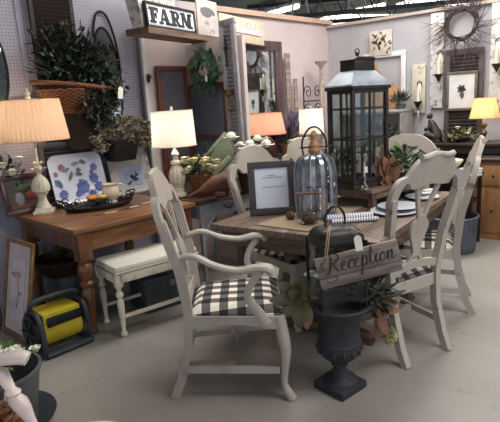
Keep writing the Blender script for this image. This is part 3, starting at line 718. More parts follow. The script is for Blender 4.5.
# floral platter
def platter():
    p = L(.58, .775, .23); t = thing('floral_platter', 'large square-cornered platter painted with blue flowers, leaning behind the tray', 'platter', tuple(p), WA, rot=(radians(-14), 0, WA))
    w_, h, r = .235, .42, .07; P = []
    for cx, cz, a0 in ((w_-r, h-r, 0), (-w_+r, h-r, pi/2), (-w_+r, r, pi), (w_-r, r, 3*pi/2)):
        for i in range(7): a = a0+i*pi/12; P.append((cx+r*cos(a), cz+r*sin(a)))
    b = MB(); rows = []
    for k, y in ((1.0, -.022), (1.0, -.018), (.86, 0), (.84, -.004), (.98, -.026)):
        pass
    A = [b.v((x, -.025, z)) for x, z in P]; B_ = [b.v((x*.82, 0, h/2+(z-h/2)*.84)) for x, z in P]
    A2 = [b.v((x, -.018, z)) for x, z in P]; B2 = [b.v((x*.82, .008, h/2+(z-h/2)*.84)) for x, z in P]; n = len(P)
    for i in range(n):
        j = (i+1) % n; b.f([A[i], A[j], B_[j], B_[i]]); b.f([A2[j], A2[i], B2[i], B2[j]]); b.f([A[j], A[i], A2[i], A2[j]])
    b.f(B_); b.f(B2[::-1]); b.build('plate_body', PORC, t)
    rd = random.Random(21)
    def blob(b, x, z, r, n, q=.8):
        for i in range(n):
            a = 2*pi*i/n; yy = -.004-.012*max(0, (abs(x)/w_-.7))
            b.leaf((x, -.006, z), (cos(a), -.06, sin(a)), r, r*q, 0, up=(0, -1, 0), fold=0)
    b = MB()
    for x, z, r in [(.03, .14, .06), (.14, .2, .045), (.17, .12, .045), (-.02, .09, .03), (.1, .07, .035), (.16, .29, .035), (-.15, .1, .04), (-.19, .2, .03)]: blob(b, x, z, r, 7)
    b.build('blue_flowers', BLUE, t)
    b = MB()
    for x, z, a, l in [(-.08, .2, 1.1, .09), (-.12, .28, .4, .07), (.05, .24, 2.9, .07), (-.04, .33, .2, .08), (.1, .33, 2.6, .06), (-.15, .15, 1.9, .08), (.0, .2, -.4, .06)]: b.leaf((x, -.008, z), (cos(a), -.05, sin(a)), l, .03, 0, up=(0, -1, 0), fold=0)
    b.build('green_leaves', M('glaze_green', (70, 100, 96), rough=.3), t)
    b = MB()
    for x, z, r in [(-.12, .32, .03), (.06, .35, .022), (-.18, .27, .022), (.02, .28, .025), (.13, .25, .02)]: blob(b, x, z, r, 5)
    b.build('mauve_flowers', M('glaze_mauve', (120, 74, 96), rough=.3), t)
    MB().box((0, .05, -.0), (.2, .08, .008)).build('easel', IRON, t)
platter()
# bird picture
t = leaning_frame('framed_print', 'white framed print of a blue bird leaning on the pine table', tuple(L(1.10, .772, .20)), WA, .42, .35, .024, WWHITE, 12)
MB().box((0, -.002, .17), (.24, .003, .19)).build('print', M('pale_blue_print', (150, 168, 206), (190, 198, 216), scale=12, rough=.5), t)
b = MB(); b.ell((.02, -.006, .14), (.045, .003, .022), m=T(.02, 0, .14) @ RY(.6) @ T(-.02, 0, -.14)).ell((.055, -.006, .165), (.016, .003, .014)).leaf((-.01, -.007, .12), (-1, 0, -.9), .06, .02, 0, up=(0, -1, 0)).leaf((.07, -.007, .165), (1, 0, .1), .02, .006, 0, up=(0, -1, 0))
b.tube([(-.06, -.006, .10), (.02, -.006, .115), (.08, -.006, .13)], .003, 5).tube([(.03, -.006, .12), (.05, -.006, .2)], .002, 5); b.build('painted_bird', M('bird_ink', (50, 62, 92), rough=.5), t)
# tray with scroll handles
t = thing('wire_tray', 'dark oval tray with beaded rim and wrought scroll handles on the pine table', 'tray', (-1.20, 3.92, .772), radians(35))
MB().lathe([(.20, 0), (.215, .008), (.235, .03), (.238, .03), (.22, .004), (.2, .012)], (0, 0, 0), 40, m=Matrix.Diagonal((1.15, .72, 1, 1))).build('tray_body', IRON, t)
b = MB()
for i in range(56):
    a = 2*pi*i/56; b.ell((.272*cos(a), .17*sin(a), .034), .008, 6, 4)
b.build('beaded_rim', BLACK, t)
for s in (-1, 1):
    b = MB()
    for q in (-1, 1):
        b.tube(catmull([(s*.26, q*.01, .03), (s*.29, q*.03, .07), (s*.27, q*.06, .085), (s*.25, q*.045, .07), (s*.27, q*.035, .06)], 5), .005, 6)
        b.tube(catmull([(s*.22, q*.1, .03), (s*.25, q*.11, .07), (s*.22, q*.12, .09), (s*.2, q*.105, .07)], 5), .005, 6)
    b.tube(catmull([(s*.27, -.07, .08), (s*.31, 0, .1), (s*.27, .07, .08)], 6), .006, 6)
    b.build('scroll_handle', IRON, t)
b = MB()
for i in range(9): a = i*2*pi/9; b.tube([(.25*cos(a)+.016*cos(k*pi/4), .15*sin(a), .055+.016*sin(k*pi/4)) for k in range(8)], .004, 5, closed=True)
b.build('scroll_gallery', IRON, t)
# pitcher and gourds
t = thing('cream_pitcher', 'cream glazed pitcher standing at the back of the dark tray', 'pitcher', (-1.12, 4.02, .785), .5)
MB().lathe([(.042, 0), (.045, .012), (.036, .02), (.06, .05), (.07, .08), (.064, .115), (.055, .135), (.066, .155), (.062, .155), (.05, .135), (.04, .1)], (0, 0, 0), 28).build('body', M('cream_glaze', (226, 208, 184), (214, 192, 164), scale=5, rough=.25), t)
MB().tube(catmull([(.055, 0, .14), (.09, 0, .145), (.105, 0, .11), (.085, 0, .06), (.06, 0, .05)], 5), .008, 8).build('handle', M('cream_glaze_handle', (226, 208, 184), rough=.25), t)
MB().leaf((-.045, 0, .15), (-1, 0, .4), .04, .05, 0).build('spout', M('cream_glaze_spout', (226, 208, 184), rough=.25), t)
MO = M('orange_gourd', (216, 140, 50), (190, 110, 40), scale=20, rough=.5)
for i, (dx, dy, r, lab, m_) in enumerate([(0, 0, .036, 'orange gourd in the middle of the dark tray', MO), (.075, .03, .03, 'yellow gourd beside the orange gourd on the tray', M('yellow_gourd', (216, 176, 84), rough=.5))]):
    t = thing('gourd', lab, 'gourd', (-1.245+dx, 3.92+dy, .85), .4*i)
    MB().lathe([(.004, -.7*r), (.6*r, -.6*r), (1.2*r, -.2*r), (1.25*r, .15*r), (.8*r, .6*r), (.2*r, .65*r)], (0, 0, 0), 24, flute=.06, nf=8).build('body', m_, t)
    MB().tube([(0, 0, .55*r), (.006, 0, .95*r)], .004, 6).build('stem', GREEN, t)
t = thing('footed_dish', 'small dark footed dish holding the gourds on the tray', 'dish', (-1.21, 3.935, .782)); MB().lathe([(.05, 0), (.05, .006), (.015, .012), (.015, .028), (.08, .04), (.085, .046), (.03, .042)], (0, 0, 0), 24).build('bowl', BLACK, t)
for i, (x, y, a, lab) in enumerate([(-1.07, 3.62, .65, 'silver butter knife lying nearest the front edge of the pine table'), (-.93, 3.80, .9, 'silver butter knife lying right of the dark tray'), (-.86, 3.93, .75, 'silver butter knife lying nearest the fluted lamp')]):
    t = thing('butter_knife', lab, 'cutlery', (x, y, .776), a)
    MB().box((.045, 0, 0), (.09, .014, .004), bev=.001).build('handle', CREAM, t); MB().strip([(-.1, -.004, 0), (-.06, -.011, 0), (0, -.008, 0)], [(-.1, .004, 0), (-.06, .009, 0), (0, .008, 0)], (0, 0, .003)).build('blade', SILVER, t)
# things on / by the side table
t = thing('flower_basket', 'round wicker basket of yellow-white flowers beside the white drum lamp', 'basket', (-.38, 4.27, .76), 0)
b = MB(); b.lathe([(.085, 0), (.10, .05), (.118, .12), (.13, .17), (.136, .175), (.136, .185), (.12, .185), (.1, .1)], (0, 0, 0), 32, flute=.02, nf=16); b.build('basket_body', WICK, t)
b = MB(); rd = random.Random(14)
for i in range(16): petals(b, (rd.uniform(-.17, .13), rd.uniform(-.15, .03), rd.uniform(.2, .33)), .045)
b.build('blossoms', PETY, t); b = MB(); bush(b, (-.02, .02, .24), (.16, .11, .08), 90, .06, .03, 15); b.build('leaves', GREEN, t)
b = MB()
for i in range(4): b.tube(catmull([(.02, 0, .2), (.05+i*.01, 0, .35), (.04+i*.03, 0, .46-.03*i)], 4), .003, 5); b.leaf((.04+i*.03, 0, .42-.03*i), (.3, 0, 1), .05, .02)
b.build('sprigs', GREEN, t)
# rusty bird
t = thing('iron_bird', 'rust-brown iron bird with long tapered tail on the dark plank table', 'figurine', (-.20, 4.02, .76), radians(12))
b = MB(); pts = catmull([(-.30, 0, .045), (-.2, 0, .08), (-.12, 0, .11), (-.03, 0, .145), (.05, 0, .18), (.10, 0, .23), (.115, 0, .26)], 6)
b.tube(pts, [.008, .016, .04, .068, .06, .04, .03, .01], 14); b.ell((.0, 0, .135), (.10, .06, .075)); b.build('body', RUSTM, t)
MB().ell((.115, 0, .26), (.04, .032, .034)).leaf((.14, 0, .262), (1, 0, -.1), .05, .022, 0).build('head', RUSTM, t)
for s in (-1, 1): MB().tube([(.02, s*.03, .08), (.02, s*.03, .02)], .006, 6).build('leg', IRON, t)
MB().box((.02, 0, .01), (.17, .11, .02), bev=.004).build('base', RUSTM, t)
price_tag((-.10, 3.95, 1.0), .2, 'white price tag hanging from the rusty iron bird', .055)
# pale green tilted boxes (birdhouse roof)
PG = M('pale_green_paint', (160, 166, 142), (136, 142, 118), scale=10, rough=.7)
t = thing('birdhouse', 'pale green wooden birdhouse with steep roof behind the flower basket', 'birdhouse', (-.20, 4.50, .93), radians(8))
MB().prism([(-.22, -.165), (.12, -.165), (.12, .12), (.02, .33), (-.22, .08)], .16).build('body', PG, t)
MB().box((0, 0, 0), (.36, .18, .01), m=T(-.103, 0, .211) @ RY(-.806)).build('roof_panel', PG, t)
MB().box((0, 0, 0), (.24, .18, .01), m=T(.077, 0, .229) @ RY(1.126)).build('roof_panel', PG, t)
MB().lathe([(.03, -.082), (.03, -.078)], (-.03, 0, .06), 20, m=RX(pi/2) @ T(0, .0, 0)).build('entrance_hole', BLACK, t)
t = thing('trinket_box', 'small tilted pale green box leaning in front of the birdhouse', 'box', (-.16, 4.24, .95), radians(5), rot=(0, -.75, .1))
MB().box((0, 0, .05), (.20, .10, .075), bev=.004).build('body', PG, t); MB().box((0, 0, .093), (.21, .11, .012), bev=.003).build('lid', M('pale_yellow_green', (190, 188, 150), rough=.7), t); MB().box((0, -.052, .06), (.2, .004, .01)).build('dark_line', DARKW, t)
# white roses
t = thing('rose_bouquet', 'bunch of white roses behind the dining chair near the orange lamp', 'flowers', (.02, 4.28, .76))
MB().lathe([(.08, 0), (.10, .1), (.11, .22), (.115, .25), (.10, .25)], (0, 0, 0), 20).build('pot', WICKD, t)
for x, y, z, r in [(-.14, -.05, .47, .07), (.01, -.06, .40, .065), (.15, -.05, .39, .07), (.08, .02, .44, .055), (-.07, .0, .40, .05)]: petals(MB(), (x, y, z), r, 4).build('blossom', PETW, t)
b = MB(); bush(b, (.02, 0, .31), (.15, .1, .05), 70, .05, .03, 17); b.build('leaves', GREEN, t)
# lavender
p = L(3.25, .88, .22); t = thing('lavender_pot', 'purple lavender plant between the orange lamp and small white lamp', 'plant', tuple(p))
MB().lathe([(.06, 0), (.08, .12), (.085, .14), (.07, .14)], (0, 0, 0), 20).build('pot', RUSTM, t)
b = MB(); g = MB(); rd = random.Random(18)
for i in range(70):
    a = rd.uniform(0, 2*pi); r = rd.uniform(.04, .2); h = rd.uniform(.28, .50); q = Vector((r*cos(a), r*sin(a), h)); g.tube([(0, 0, .12), tuple(q*.6+Vector((0, 0, .05))), tuple(q)], .0025, 4); b.ell(q, (.010, .010, .04), 6, 5)
b.build('flower_spikes', LAV, t); bush(g, (0, 0, .22), (.12, .12, .1), 60, .07, .015, 19); g.build('stems', GREEND, t)

# ------------------------------------------------------------------ booth items
def BF(d, z, off): return B0+Vector((cos(VB), sin(VB), 0))*d+Vector((sin(VB), -cos(VB), 0))*off+Vector((0, 0, z))
SCR = M('dark_screen', (86, 84, 88), (70, 68, 74), scale=40, rough=.35)
t = thing('window_sash', 'red-brown wooden window sash with dark pane behind the white drum lamp', 'window frame', tuple(L(1.675, .78, .15)), WA)
fbox(t, .37, 1.12, .045, .03, REDW); MB().box((0, .004, .56), (.29, .008, 1.04)).build('pane', SCR, t)
t = thing('door_hook', 'small black iron hook on the lit white post beside the pegboard', 'hook', tuple(L(1.41, 1.79, .14)), WA)
MB().box((0, .0, 0), (.03, .012, .08), bev=.004).build('plate', BLACK, t); MB().tube(catmull([(0, -.005, .02), (0, -.04, .0), (0, -.04, .035)], 5), .006, 6).build('hook', BLACK, t)
t = thing('window_sash', 'wide red-brown window sash with blue-grey panes below the green wreath', 'window frame', tuple(BF(.30, .72, .03)), VB)
fbox(t, .56, 1.0, .04, .03, REDW); MB().box((0, .004, .5), (.5, .008, .94)).build('pane', M('blue_grey_pane', (92, 98, 112), (78, 82, 94), scale=5, rough=.2), t)
MB().box((0, 0, .5), (.5, .025, .03)).build('crossbar', REDW, t)
def wreath(label, c, rz, R, thick, n, Lf, Wf, mat, seed, cat='wreath'):
    t = thing('green_wreath', label, cat, c, rz); rd = random.Random(seed); b = MB()
    for i in range(n):
        a = rd.uniform(0, 2*pi); k = R+rd.gauss(0, thick*.5); p = Vector((k*cos(a), rd.uniform(-.05, .0), k*sin(a)))
        d = Vector((-sin(a), -.3, cos(a)))+Vector((cos(a), 0, sin(a)))*rd.uniform(-1, 1.2)+Vector((rd.uniform(-.4, .4), rd.uniform(-.6, .1), rd.uniform(-.4, .4)))
        b.leaf(p, d, Lf*rd.uniform(.7, 1.2), Wf, .2, up=(0, -1, 0))
    b.build('leaves', mat, t); MB().tube([(R*cos(i*pi/16), 0, R*sin(i*pi/16)) for i in range(32)], .012, 6, closed=True).build('ring', WICKD, t); return t
wreath('round green leafy wreath hung on the booth front below the shelf', tuple(BF(.37, 1.82, .07)), VB, .14, .055, 520, .06, .03, M('wreath_leaf', (84, 110, 78), (48, 70, 50), scale=9, rough=.5), 31)
b = price_tag(tuple(BF(.44, 1.78, .14)), VB, 'small white tag hanging on the right of the green wreath', .045)
# grey shutter leaning at the end of the booth
GS = M('grey_shutter_paint', (142, 138, 142), (112, 106, 108), scale=10, rough=.6, stretch=(4, 4, 1))
t = thing('tall_shutter', 'tall narrow grey shutter with iron latch leaning at the booth end', 'shutter', tuple(BF(.735, 0, .06)), VB, rot=(0, radians(-1.5), VB))
louver(t, .19, 2.24, .05, .03, GS, 60)
MB().box((-.02, -.022, 1.98), (.012, .01, .26), bev=.002).box((-.02, -.022, 2.0), (.05, .01, .02)).build('latch', IRON, t)
b = MB(); b.lathe([(.01, 0), (.03, .01), (.045, .05), (.05, .06), (.02, .06)], (0, -.05, 1.58), 16).tube([(.035*cos(i*pi/8)+.02, -.06, 1.5+.045*sin(i*pi/8)) for i in range(16)], .008, 6, closed=True); b.build('door_knocker', M('brass_knocker', (128, 108, 74), (60, 46, 34), scale=20, rough=.4, metal=.7), t)
# shelf over booth
FA = radians(60)
def FL(x, z, y=0): return Vector((-.72+cos(FA)*x-sin(FA)*y, 4.20+sin(FA)*x+cos(FA)*y, z))
t = thing('plank_shelf', 'thick brown plank shelf over the booth carrying the FARM sign', 'shelf', tuple(FL(0, 2.103)), FA)
b = MB(); A = [(0, 0), (1.12, 0), (1.12, .22), (0, .24)]; b.prism([(x, z) for x, z in A], .05, m=T(0, 0, .028) @ RX(-pi/2)); b.build('board', RUST_D, t)
t = thing('white_box', 'worn white wooden box behind the left end of the FARM sign', 'box', tuple(FL(.02, 2.158, .20)), FA)
b = MB(); A = [b.v(p) for p in ((0, -.02, 0), (.42, -.02, 0), (.42, -.13, 0), (0, -.13, 0), (-.04, .03, .35), (.46, .03, .35), (.46, -.13, .35), (-.06, -.13, .35))]
for q in ((0, 1, 2, 3), (7, 6, 5, 4), (0, 4, 5, 1), (1, 5, 6, 2), (2, 6, 7, 3), (3, 7, 4, 0)): b.f([A[i] for i in q])
b.build('body', WWHITE, t)
# FARM sign
SW, SH = .68, .20
t = thing('farm_sign', 'black and white FARM sign with dotted border on the booth shelf', 'sign', tuple(FL(.36, 2.158, .03)), FA, rot=(radians(-4), 0, FA))
fbox(t, SW, SH, .018, .03, IRON)
MB().box((0, .002, SH/2), (SW-.03, .012, SH-.03)).build('board', M('sign_white', (232, 234, 236), rough=.5), t)
b = MB()
for i in range(24):
    x = -SW/2+.028+i*(SW-.056)/23
    for z in (.026, SH-.026): b.ell((x, -.006, z), (.0055, .002, .0055), 8, 6)
for i in range(5):
    z = .05+i*.022
    for x in (-SW/2+.028, SW/2-.028): b.ell((x, -.006, z), (.0055, .002, .0055), 8, 6)
b.build('dotted_border', INK, t)
def glyph(ch, x0, w_, h, z0, st, se):
    """slab-serif capitals from boxes: returns list of polygons"""
    P = []; x1 = x0+w_
    R = lambda a, b_, c, d: P.append([(a, b_), (c, b_), (c, d), (a, d)])
    if ch == 'F':
        R(x0+.15*w_, z0, x0+.15*w_+st, z0+h); R(x0, z0, x0+.3*w_+st, z0+se); R(x0, z0+h-se*1.3, x1, z0+h); R(x1-se*.9, z0+h*.68, x1, z0+h); R(x0+.15*w_, z0+h*.42, x0+.72*w_, z0+h*.42+se*1.3); R(x0+.66*w_, z0+h*.3, x0+.8*w_, z0+h*.66)
    if ch == 'A':
        m_ = (x0+x1)/2; P.append([(x0+.08*w_, z0), (x0+.2*w_, z0), (m_+.02*w_, z0+h), (m_-.12*w_, z0+h)]); P.append([(x1-.38*w_, z0), (x1-.08*w_, z0), (m_+.14*w_, z0+h), (m_-.12*w_, z0+h)])
        R(x0+.2*w_, z0+h*.25, x1-.25*w_, z0+h*.25+se); R(x0-.02*w_, z0, x0+.34*w_, z0+se); R(x1-.46*w_, z0, x1+.02*w_, z0+se)
    if ch == 'R':
        R(x0+.12*w_, z0, x0+.12*w_+st, z0+h); R(x0, z0, x0+.24*w_+st, z0+se); R(x0, z0+h-se, x0+.7*w_, z0+h); R(x0+.2*w_, z0+h*.44, x0+.7*w_, z0+h*.44+se); P.append([(x0+.62*w_, z0+h*.44), (x0+.8*w_, z0+h*.5), (x0+.9*w_, z0+h*.62), (x0+.9*w_, z0+h*.82), (x0+.8*w_, z0+h*.95), (x0+.62*w_, z0+h), (x0+.62*w_, z0+h*.8)])
        P.append([(x0+.42*w_, z0+h*.46), (x0+.68*w_, z0+h*.48), (x1, z0), (x1-.28*w_, z0)]); R(x1-.32*w_, z0, x1+.04*w_, z0+se)
    if ch == 'M':
        R(x0+.1*w_, z0, x0+.1*w_+st*.5, z0+h); R(x1-.1*w_-st, z0, x1-.1*w_, z0+h); P.append([(x0+.06*w_, z0+h), (x0+.06*w_+st*1.2, z0+h), ((x0+x1)/2+.08*w_, z0+h*.12), ((x0+x1)/2-.06*w_, z0+h*.12)]); P.append([(x1-.1*w_-st*.9, z0+h), (x1-.1*w_-st*.3, z0+h), ((x0+x1)/2+.06*w_, z0+h*.1), ((x0+x1)/2-.02*w_, z0+h*.14)])
        R(x0, z0, x0+.26*w_, z0+se); R(x0-.02*w_, z0+h-se, x0+.22*w_, z0+h); R(x1-.2*w_-st, z0, x1+.02*w_, z0+se); R(x1-.1*w_-st, z0+h-se, x1+.02*w_, z0+h)
    return P
b = MB(); xx = -.295
for ch, w_ in (('F', .115), ('A', .15), ('R', .14), ('M', .165)):
    for poly in glyph(ch, xx, w_, .125, .037, .044, .019): b.prism(poly, .004, m=T(0, -.007, 0))
    xx += w_+.004
b.build('lettering', M('sign_black', (20, 24, 28), rough=.6), t, smooth=False)
# cow board
t = thing('animal_board', 'pale board with a grey animal silhouette right of the FARM sign', 'sign', tuple(FL(.90, 2.158, .03)), FA)
MB().box((0, 0, .16), (.34, .015, .32), bev=.002).build('board', M('pale_board', (190, 182, 176), (168, 160, 154), scale=12, rough=.7), t)
b = MB(); P = [(-.11, .24), (-.115, .21), (-.08, .18), (-.02, .165), (.04, .175), (.08, .20), (.115, .19), (.12, .21), (.10, .235), (.05, .25), (-.03, .255)]
b.prism(P, .004, m=T(0, -.01, 0)); b.build('silhouette', M('grey_paint_shape', (104, 102, 106), rough=.7), t)
b = MB()
for i, x in enumerate((-.07, -.05, -.03, -.012, .006)): b.prism([(x, .1), (x+.004, .1), (x+.004, .1+.02*(1+i % 2)), (x, .1+.02*(1+i % 2))], .003, m=T(0, -.009, 0))
b.tube(catmull([(.02, -.009, .03), (.06, -.009, .06), (.1, -.009, .03)], 5), .003, 5); b.build('faint_marks', INKG, t)
t = thing('leafy_garland', 'bright green sprig on top of the box behind the FARM sign', 'plant', tuple(FL(.40, 2.51, .12)), FA)
b = MB(); bush(b, (0, 0, .05), (.2, .1, .08), 120, .09, .03, 41); b.build('leaves', M('bright_leaf', (112, 132, 72), (74, 94, 44), scale=9, rough=.5), t)
# cursive sign
CSN = M('sign_ivory', (204, 188, 164), (192, 174, 150), scale=3, rough=.6)
t = thing('cursive_sign', 'long beige sign with raised pale scrollwork lettering above the framed mirror', 'sign', tuple(FL(1.56, 2.145, .02)), FA)
MB().box((0, 0, .12), (.94, .02, .25), bev=.003).build('board', CSN, t)
b = MB(); rd = random.Random(44); x = -.40
while x < .36:
    w_ = rd.uniform(.03, .06); h = rd.uniform(.05, .12); P = [(x+w_*(k/10)+.018*sin(k*1.25), -.016, .09+h*.5+h*.5*sin(k*1.25+1.2)) for k in range(11)]
    b.tube(catmull(P, 3), .006, 6); x += w_*.9
b.build('scroll_lettering', M('raised_pale', (226, 214, 204), (186, 170, 166), scale=30, rough=.6), t)
MB().box((0, .0, -.015), (.94, .05, .02)).build('lower_rail', DARKW, t)
# framed mirror
t = thing('framed_mirror', 'large dark wooden framed mirror on the wall under the cursive sign', 'mirror', tuple(L(2.97, .90, .10)), WA)
fbox(t, .76, 1.30, .115, .04, MIRF); MB().box((0, .008, .65), (.54, .01, 1.08)).build('mirror_plate', MIRROR, t)
t = thing('grey_plank', 'narrow weathered grey plank standing right of the framed mirror', 'plank', tuple(L(3.50, .88, .07)), WA)
MB().box((0, 0, .60), (.085, .02, 1.2), bev=.003).build('board', GREYW, t)
t = thing('grey_plank', 'second shorter weathered plank between the long plank and iron scrollwork', 'plank', tuple(L(3.64, .88, .07)), WA)
MB().box((0, 0, .45), (.06, .02, .9), bev=.003).build('board', GREYW, t)
# iron scroll panel
t = thing('scroll_panel', 'black wrought iron scroll panel against the far wall by the corner', 'ironwork', tuple(L(3.95, .88, .10)), WA)
b = MB()
for x in (-.19, .19): b.tube([(x, 0, 0), (x, 0, .92)], .010, 6)
b.tube([(-.19, 0, .62), (.19, 0, .62)], .008, 6); b.tube([(-.19, 0, .35), (.19, 0, .35)], .008, 6); b.build('frame', BLACK, t)
b = MB()
for s in (-1, 1):
    for z0 in (.62, .4):
        b.tube([(s*(.10+.075*(1-k/26)*cos(k*.42)), 0, z0+.11+.09*(1-k/26)*sin(k*.42)) for k in range(22)], .007, 6)
b.build('scrolls', BLACK, t)
t = thing('pedestal_candlestick', 'tall pale carved pedestal candlestick in front of the iron scroll panel', 'candlestick', tuple(L(3.98, .88, .22)), 0)
MB().lathe([(.07, 0), (.07, .02), (.03, .05), (.025, .2), (.04, .23), (.03, .3), (.045, .5), (.03, .7), (.045, .78), (.025, .85), (.02, 1.02), (.04, 1.05), (.075, 1.08), (.08, 1.10), (.02, 1.10)], (0, 0, 0), 20).build('column', M('pale_carved', (170, 156, 146), (128, 112, 102), scale=30, rough=.8), t)

# ------------------------------------------------------------------ under and in front of the pine table
ROSEF = leaning_frame('framed_print', 'tall gilt framed rose print on the floor against the pine table end', (-1.70, 3.275, .005), radians(-42), .40, .68, .03, GOLD, 12, M('cream_mat', (198, 186, 182), rough=.6))
MB().box((0, -.001, .33), (.2, .003, .44)).build('print', M('print_paper', (206, 196, 196), (196, 184, 186), scale=6, rough=.5), ROSEF)
b = MB(); petals(b, (0, -.006, .42), .05, 3); b2 = MB(tr=Matrix())
b.build('painted_rose', M('faded_rose', (206, 172, 172), (190, 152, 152), scale=30, rough=.7), ROSEF)
MB().tube(catmull([(0, -.005, .4), (.02, -.005, .3), (.0, -.005, .2)], 5), .003, 5).leaf((.01, -.006, .3), (1, 0, .4), .06, .025, 0, up=(0, -1, 0)).build('painted_stem', M('faded_green', (140, 146, 136), rough=.7), ROSEF)
t = thing('pinecone_basket', 'dark wicker bowl of pinecones on a stand under the pine table', 'basket', (-1.48, 3.72, .30))
MB().lathe([(.12, 0), (.17, .05), (.20, .12), (.21, .125), (.205, .14), (.18, .13), (.12, .03)], (0, 0, 0), 28, flute=.02, nf=14).build('basket_body', WICKD, t)
rd = random.Random(51); PCM = M('pinecone_scale', (110, 98, 92), (64, 52, 46), scale=20, rough=.8)
b = MB()
for k in range(26):
    a = k*2.4; z = k/26; r = .03*sin(pi*(.1+.85*z)); b.leaf((r*.5*cos(a), r*.5*sin(a), z*.06), (cos(a), sin(a), .5), .018, .014, 0)
cone = b.build('pinecone', PCM, loc=(-1.48, 3.72, .47)); tag(cone, 'grey-brown pinecone in the dark wicker bowl under the pine table', 'pinecone', 'pinecones in the dark wicker bowl')
for i in range(10):
    c = cone.copy(); COL.objects.link(c); c['label'] = 'grey-brown pinecone on the rim side of the dark wicker bowl under the pine table'; a = i*2*pi/10; c.location = (-1.48+.11*cos(a)*(1 if i % 2 else .7), 3.72+.11*sin(a)*(1 if i % 2 else .7), .445+.012*(i % 3)); c.rotation_euler = (rd.uniform(-.8, .8), rd.uniform(-.8, .8), a)
t = thing('milk_can', 'blue-grey galvanised can under the pine table carrying the pinecone bowl', 'can', (-1.48, 3.72, 0))
MB().lathe([(.12, 0), (.13, .02), (.13, .12), (.135, .125), (.13, .13), (.13, .22), (.11, .26), (.10, .30), (.02, .30)], (0, 0, 0), 28).build('body', ZINC, t)
for s in (-1, 1): MB().tube(catmull([(s*.125, 0, .2), (s*.16, 0, .18), (s*.16, 0, .13), (s*.128, 0, .11)], 4), .006, 6).build('handle', ZINC, t)
t = thing('storage_trunk', 'dark green-grey metal trunk on the floor under the cream bench', 'trunk', (-.72, 3.78, 0), radians(38))
MB().box((0, 0, .12), (.46, .28, .24), bev=.01).build('body', M('dark_teal_metal', (62, 70, 68), (46, 54, 52), scale=8, rough=.5), t); MB().box((0, 0, .255), (.48, .3, .03), bev=.008).build('lid', ZINC, t); MB().box((0, -.145, .2), (.05, .01, .05)).build('clasp', GALV, t)
# cord reel
def reel():
    t = thing('cord_reel', 'yellow and dark grey extension cord reel on the floor by the table leg', 'cord reel', (-1.33, 3.12, 0), radians(46))
    b = MB()
    for x in (-.15, .16):
        b.tube(catmull([(x, -.13, .02), (x, -.135, .1), (x, -.10, .24), (x, -.02, .285), (x, .08, .25), (x, .12, .12), (x, .13, .02)], 4), .017, 8)
        b.tube([(x, -.15, .018), (x, .14, .018)], .018, 8)
    b.tube([(-.15, -.15, .018), (.16, -.15, .018)], .018, 8); b.tube([(-.15, .14, .018), (.16, .14, .018)], .018, 8); b.box((0, -.135, .025), (.31, .05, .035), bev=.006)
    b.build('stand', RUB, t)
    MB().tube(catmull([(-.15, .02, .28), (-.16, -.02, .335), (-.10, -.02, .355), (.10, -.02, .355), (.16, -.02, .335), (.16, .02, .28)], 4), .017, 8).build('carry_handle', RUB, t)
    MB().lathe([(.1, -.13), (.112, -.125), (.112, .125), (.1, .13)], (0, 0, 0), 36, m=T(0, 0, .15) @ RY(pi/2)).build('drum', YEL, t)
    MB().box((0, -.0, .265), (.25, .2, .02), m=T(0, 0, 0) @ T(0, 0, .0), bev=.006).box((0, -.09, .235), (.25, .02, .06), bev=.004).build('top_cover', YEL, t)
    MB().box((.01, -.108, .218), (.23, .02, .062), bev=.005).build('socket_panel', BLACK, t)
    b = MB(); b.lathe([(.03, -.02), (.115, -.015), (.12, 0), (.115, .015), (.03, .02)], (0, 0, 0), 32, m=T(-.165, 0, .15) @ RY(pi/2)); b.build('side_wheel', BLACK, t)
    b = MB()
    for i in range(6): a = i*pi/3; b.tube([(-.19, 0, .15), (-.19, .09*cos(a), .15+.09*sin(a))], .01, 6)
    b.tube([(-.19, 0, .15), (-.215, 0, .15)], .03, 12); b.build('wheel_spokes', RUB, t)
    MB().ell((.185, -.03, .16), (.02, .03, .03)).build('crank_knob', RUB, t)
reel()
b = MB(); b.tube(catmull([(-1.50, 2.98, .02), (-1.62, 2.9, .012), (-1.66, 2.78, .012), (-1.52, 2.72, .012), (-1.44, 2.80, .012), (-1.58, 2.98, .014), (-1.80, 3.05, .012), (-1.95, 3.1, .012), (-1.78, 3.16, .06), (-1.74, 3.2, .16), (-1.76, 3.24, .24)], 8), .010, 8)
tag(b.build('power_cable', BLACK), 'black cable looping on the floor left of the cord reel', 'cable')
t = thing('socket_box', 'dark outlet box on the wall end beside the rose print', 'socket', (-1.79, 3.21, .22), radians(-42)); MB().box((0, 0, .03), (.06, .05, .08), bev=.006).build('body', RUB, t); MB().ell((0, -.028, .04), (.014, .004, .014)).build('outlet', BLACK, t)

# ------------------------------------------------------------------ foreground left: white chair, bucket, stool
t = thing('planter_tub', 'grey metal tub with plants at the lower left corner', 'tub', (-1.30, 2.27, 0))
MB().lathe([(.15, 0), (.155, .01), (.20, .27), (.21, .275), (.21, .29), (.195, .29), (.16, .05), (.02, .04)], (0, 0, 0), 36).build('tub_body', M('tub_zinc', (112, 114, 114), (90, 92, 92), scale=8, rough=.5, metal=.4), t)
MB().lathe([(.2, 0), (.24, .015), (.25, .03), (.24, .03), (.2, .01)], (0, 0, -.0), 36).build('saucer', RUB, t)
b = MB(); bush(b, (-.06, .06, .30), (.13, .13, .06), 110, .055, .04, 61, lift=.4); b.build('foliage', M('fresh_leaf', (110, 140, 62), (66, 92, 34), scale=9, rough=.5), t)
b = MB(); rd = random.Random(62)
for i in range(12): petals(b, (rd.uniform(-.05, .15), rd.uniform(-.05, .14), rd.uniform(.3, .38)), .035)
b.build('blossoms', PETW, t)
t = thing('terracotta_leaves', 'rusty orange foliage at the bottom left corner under the white chair arm', 'plant', (-1.16, 1.92, 0))
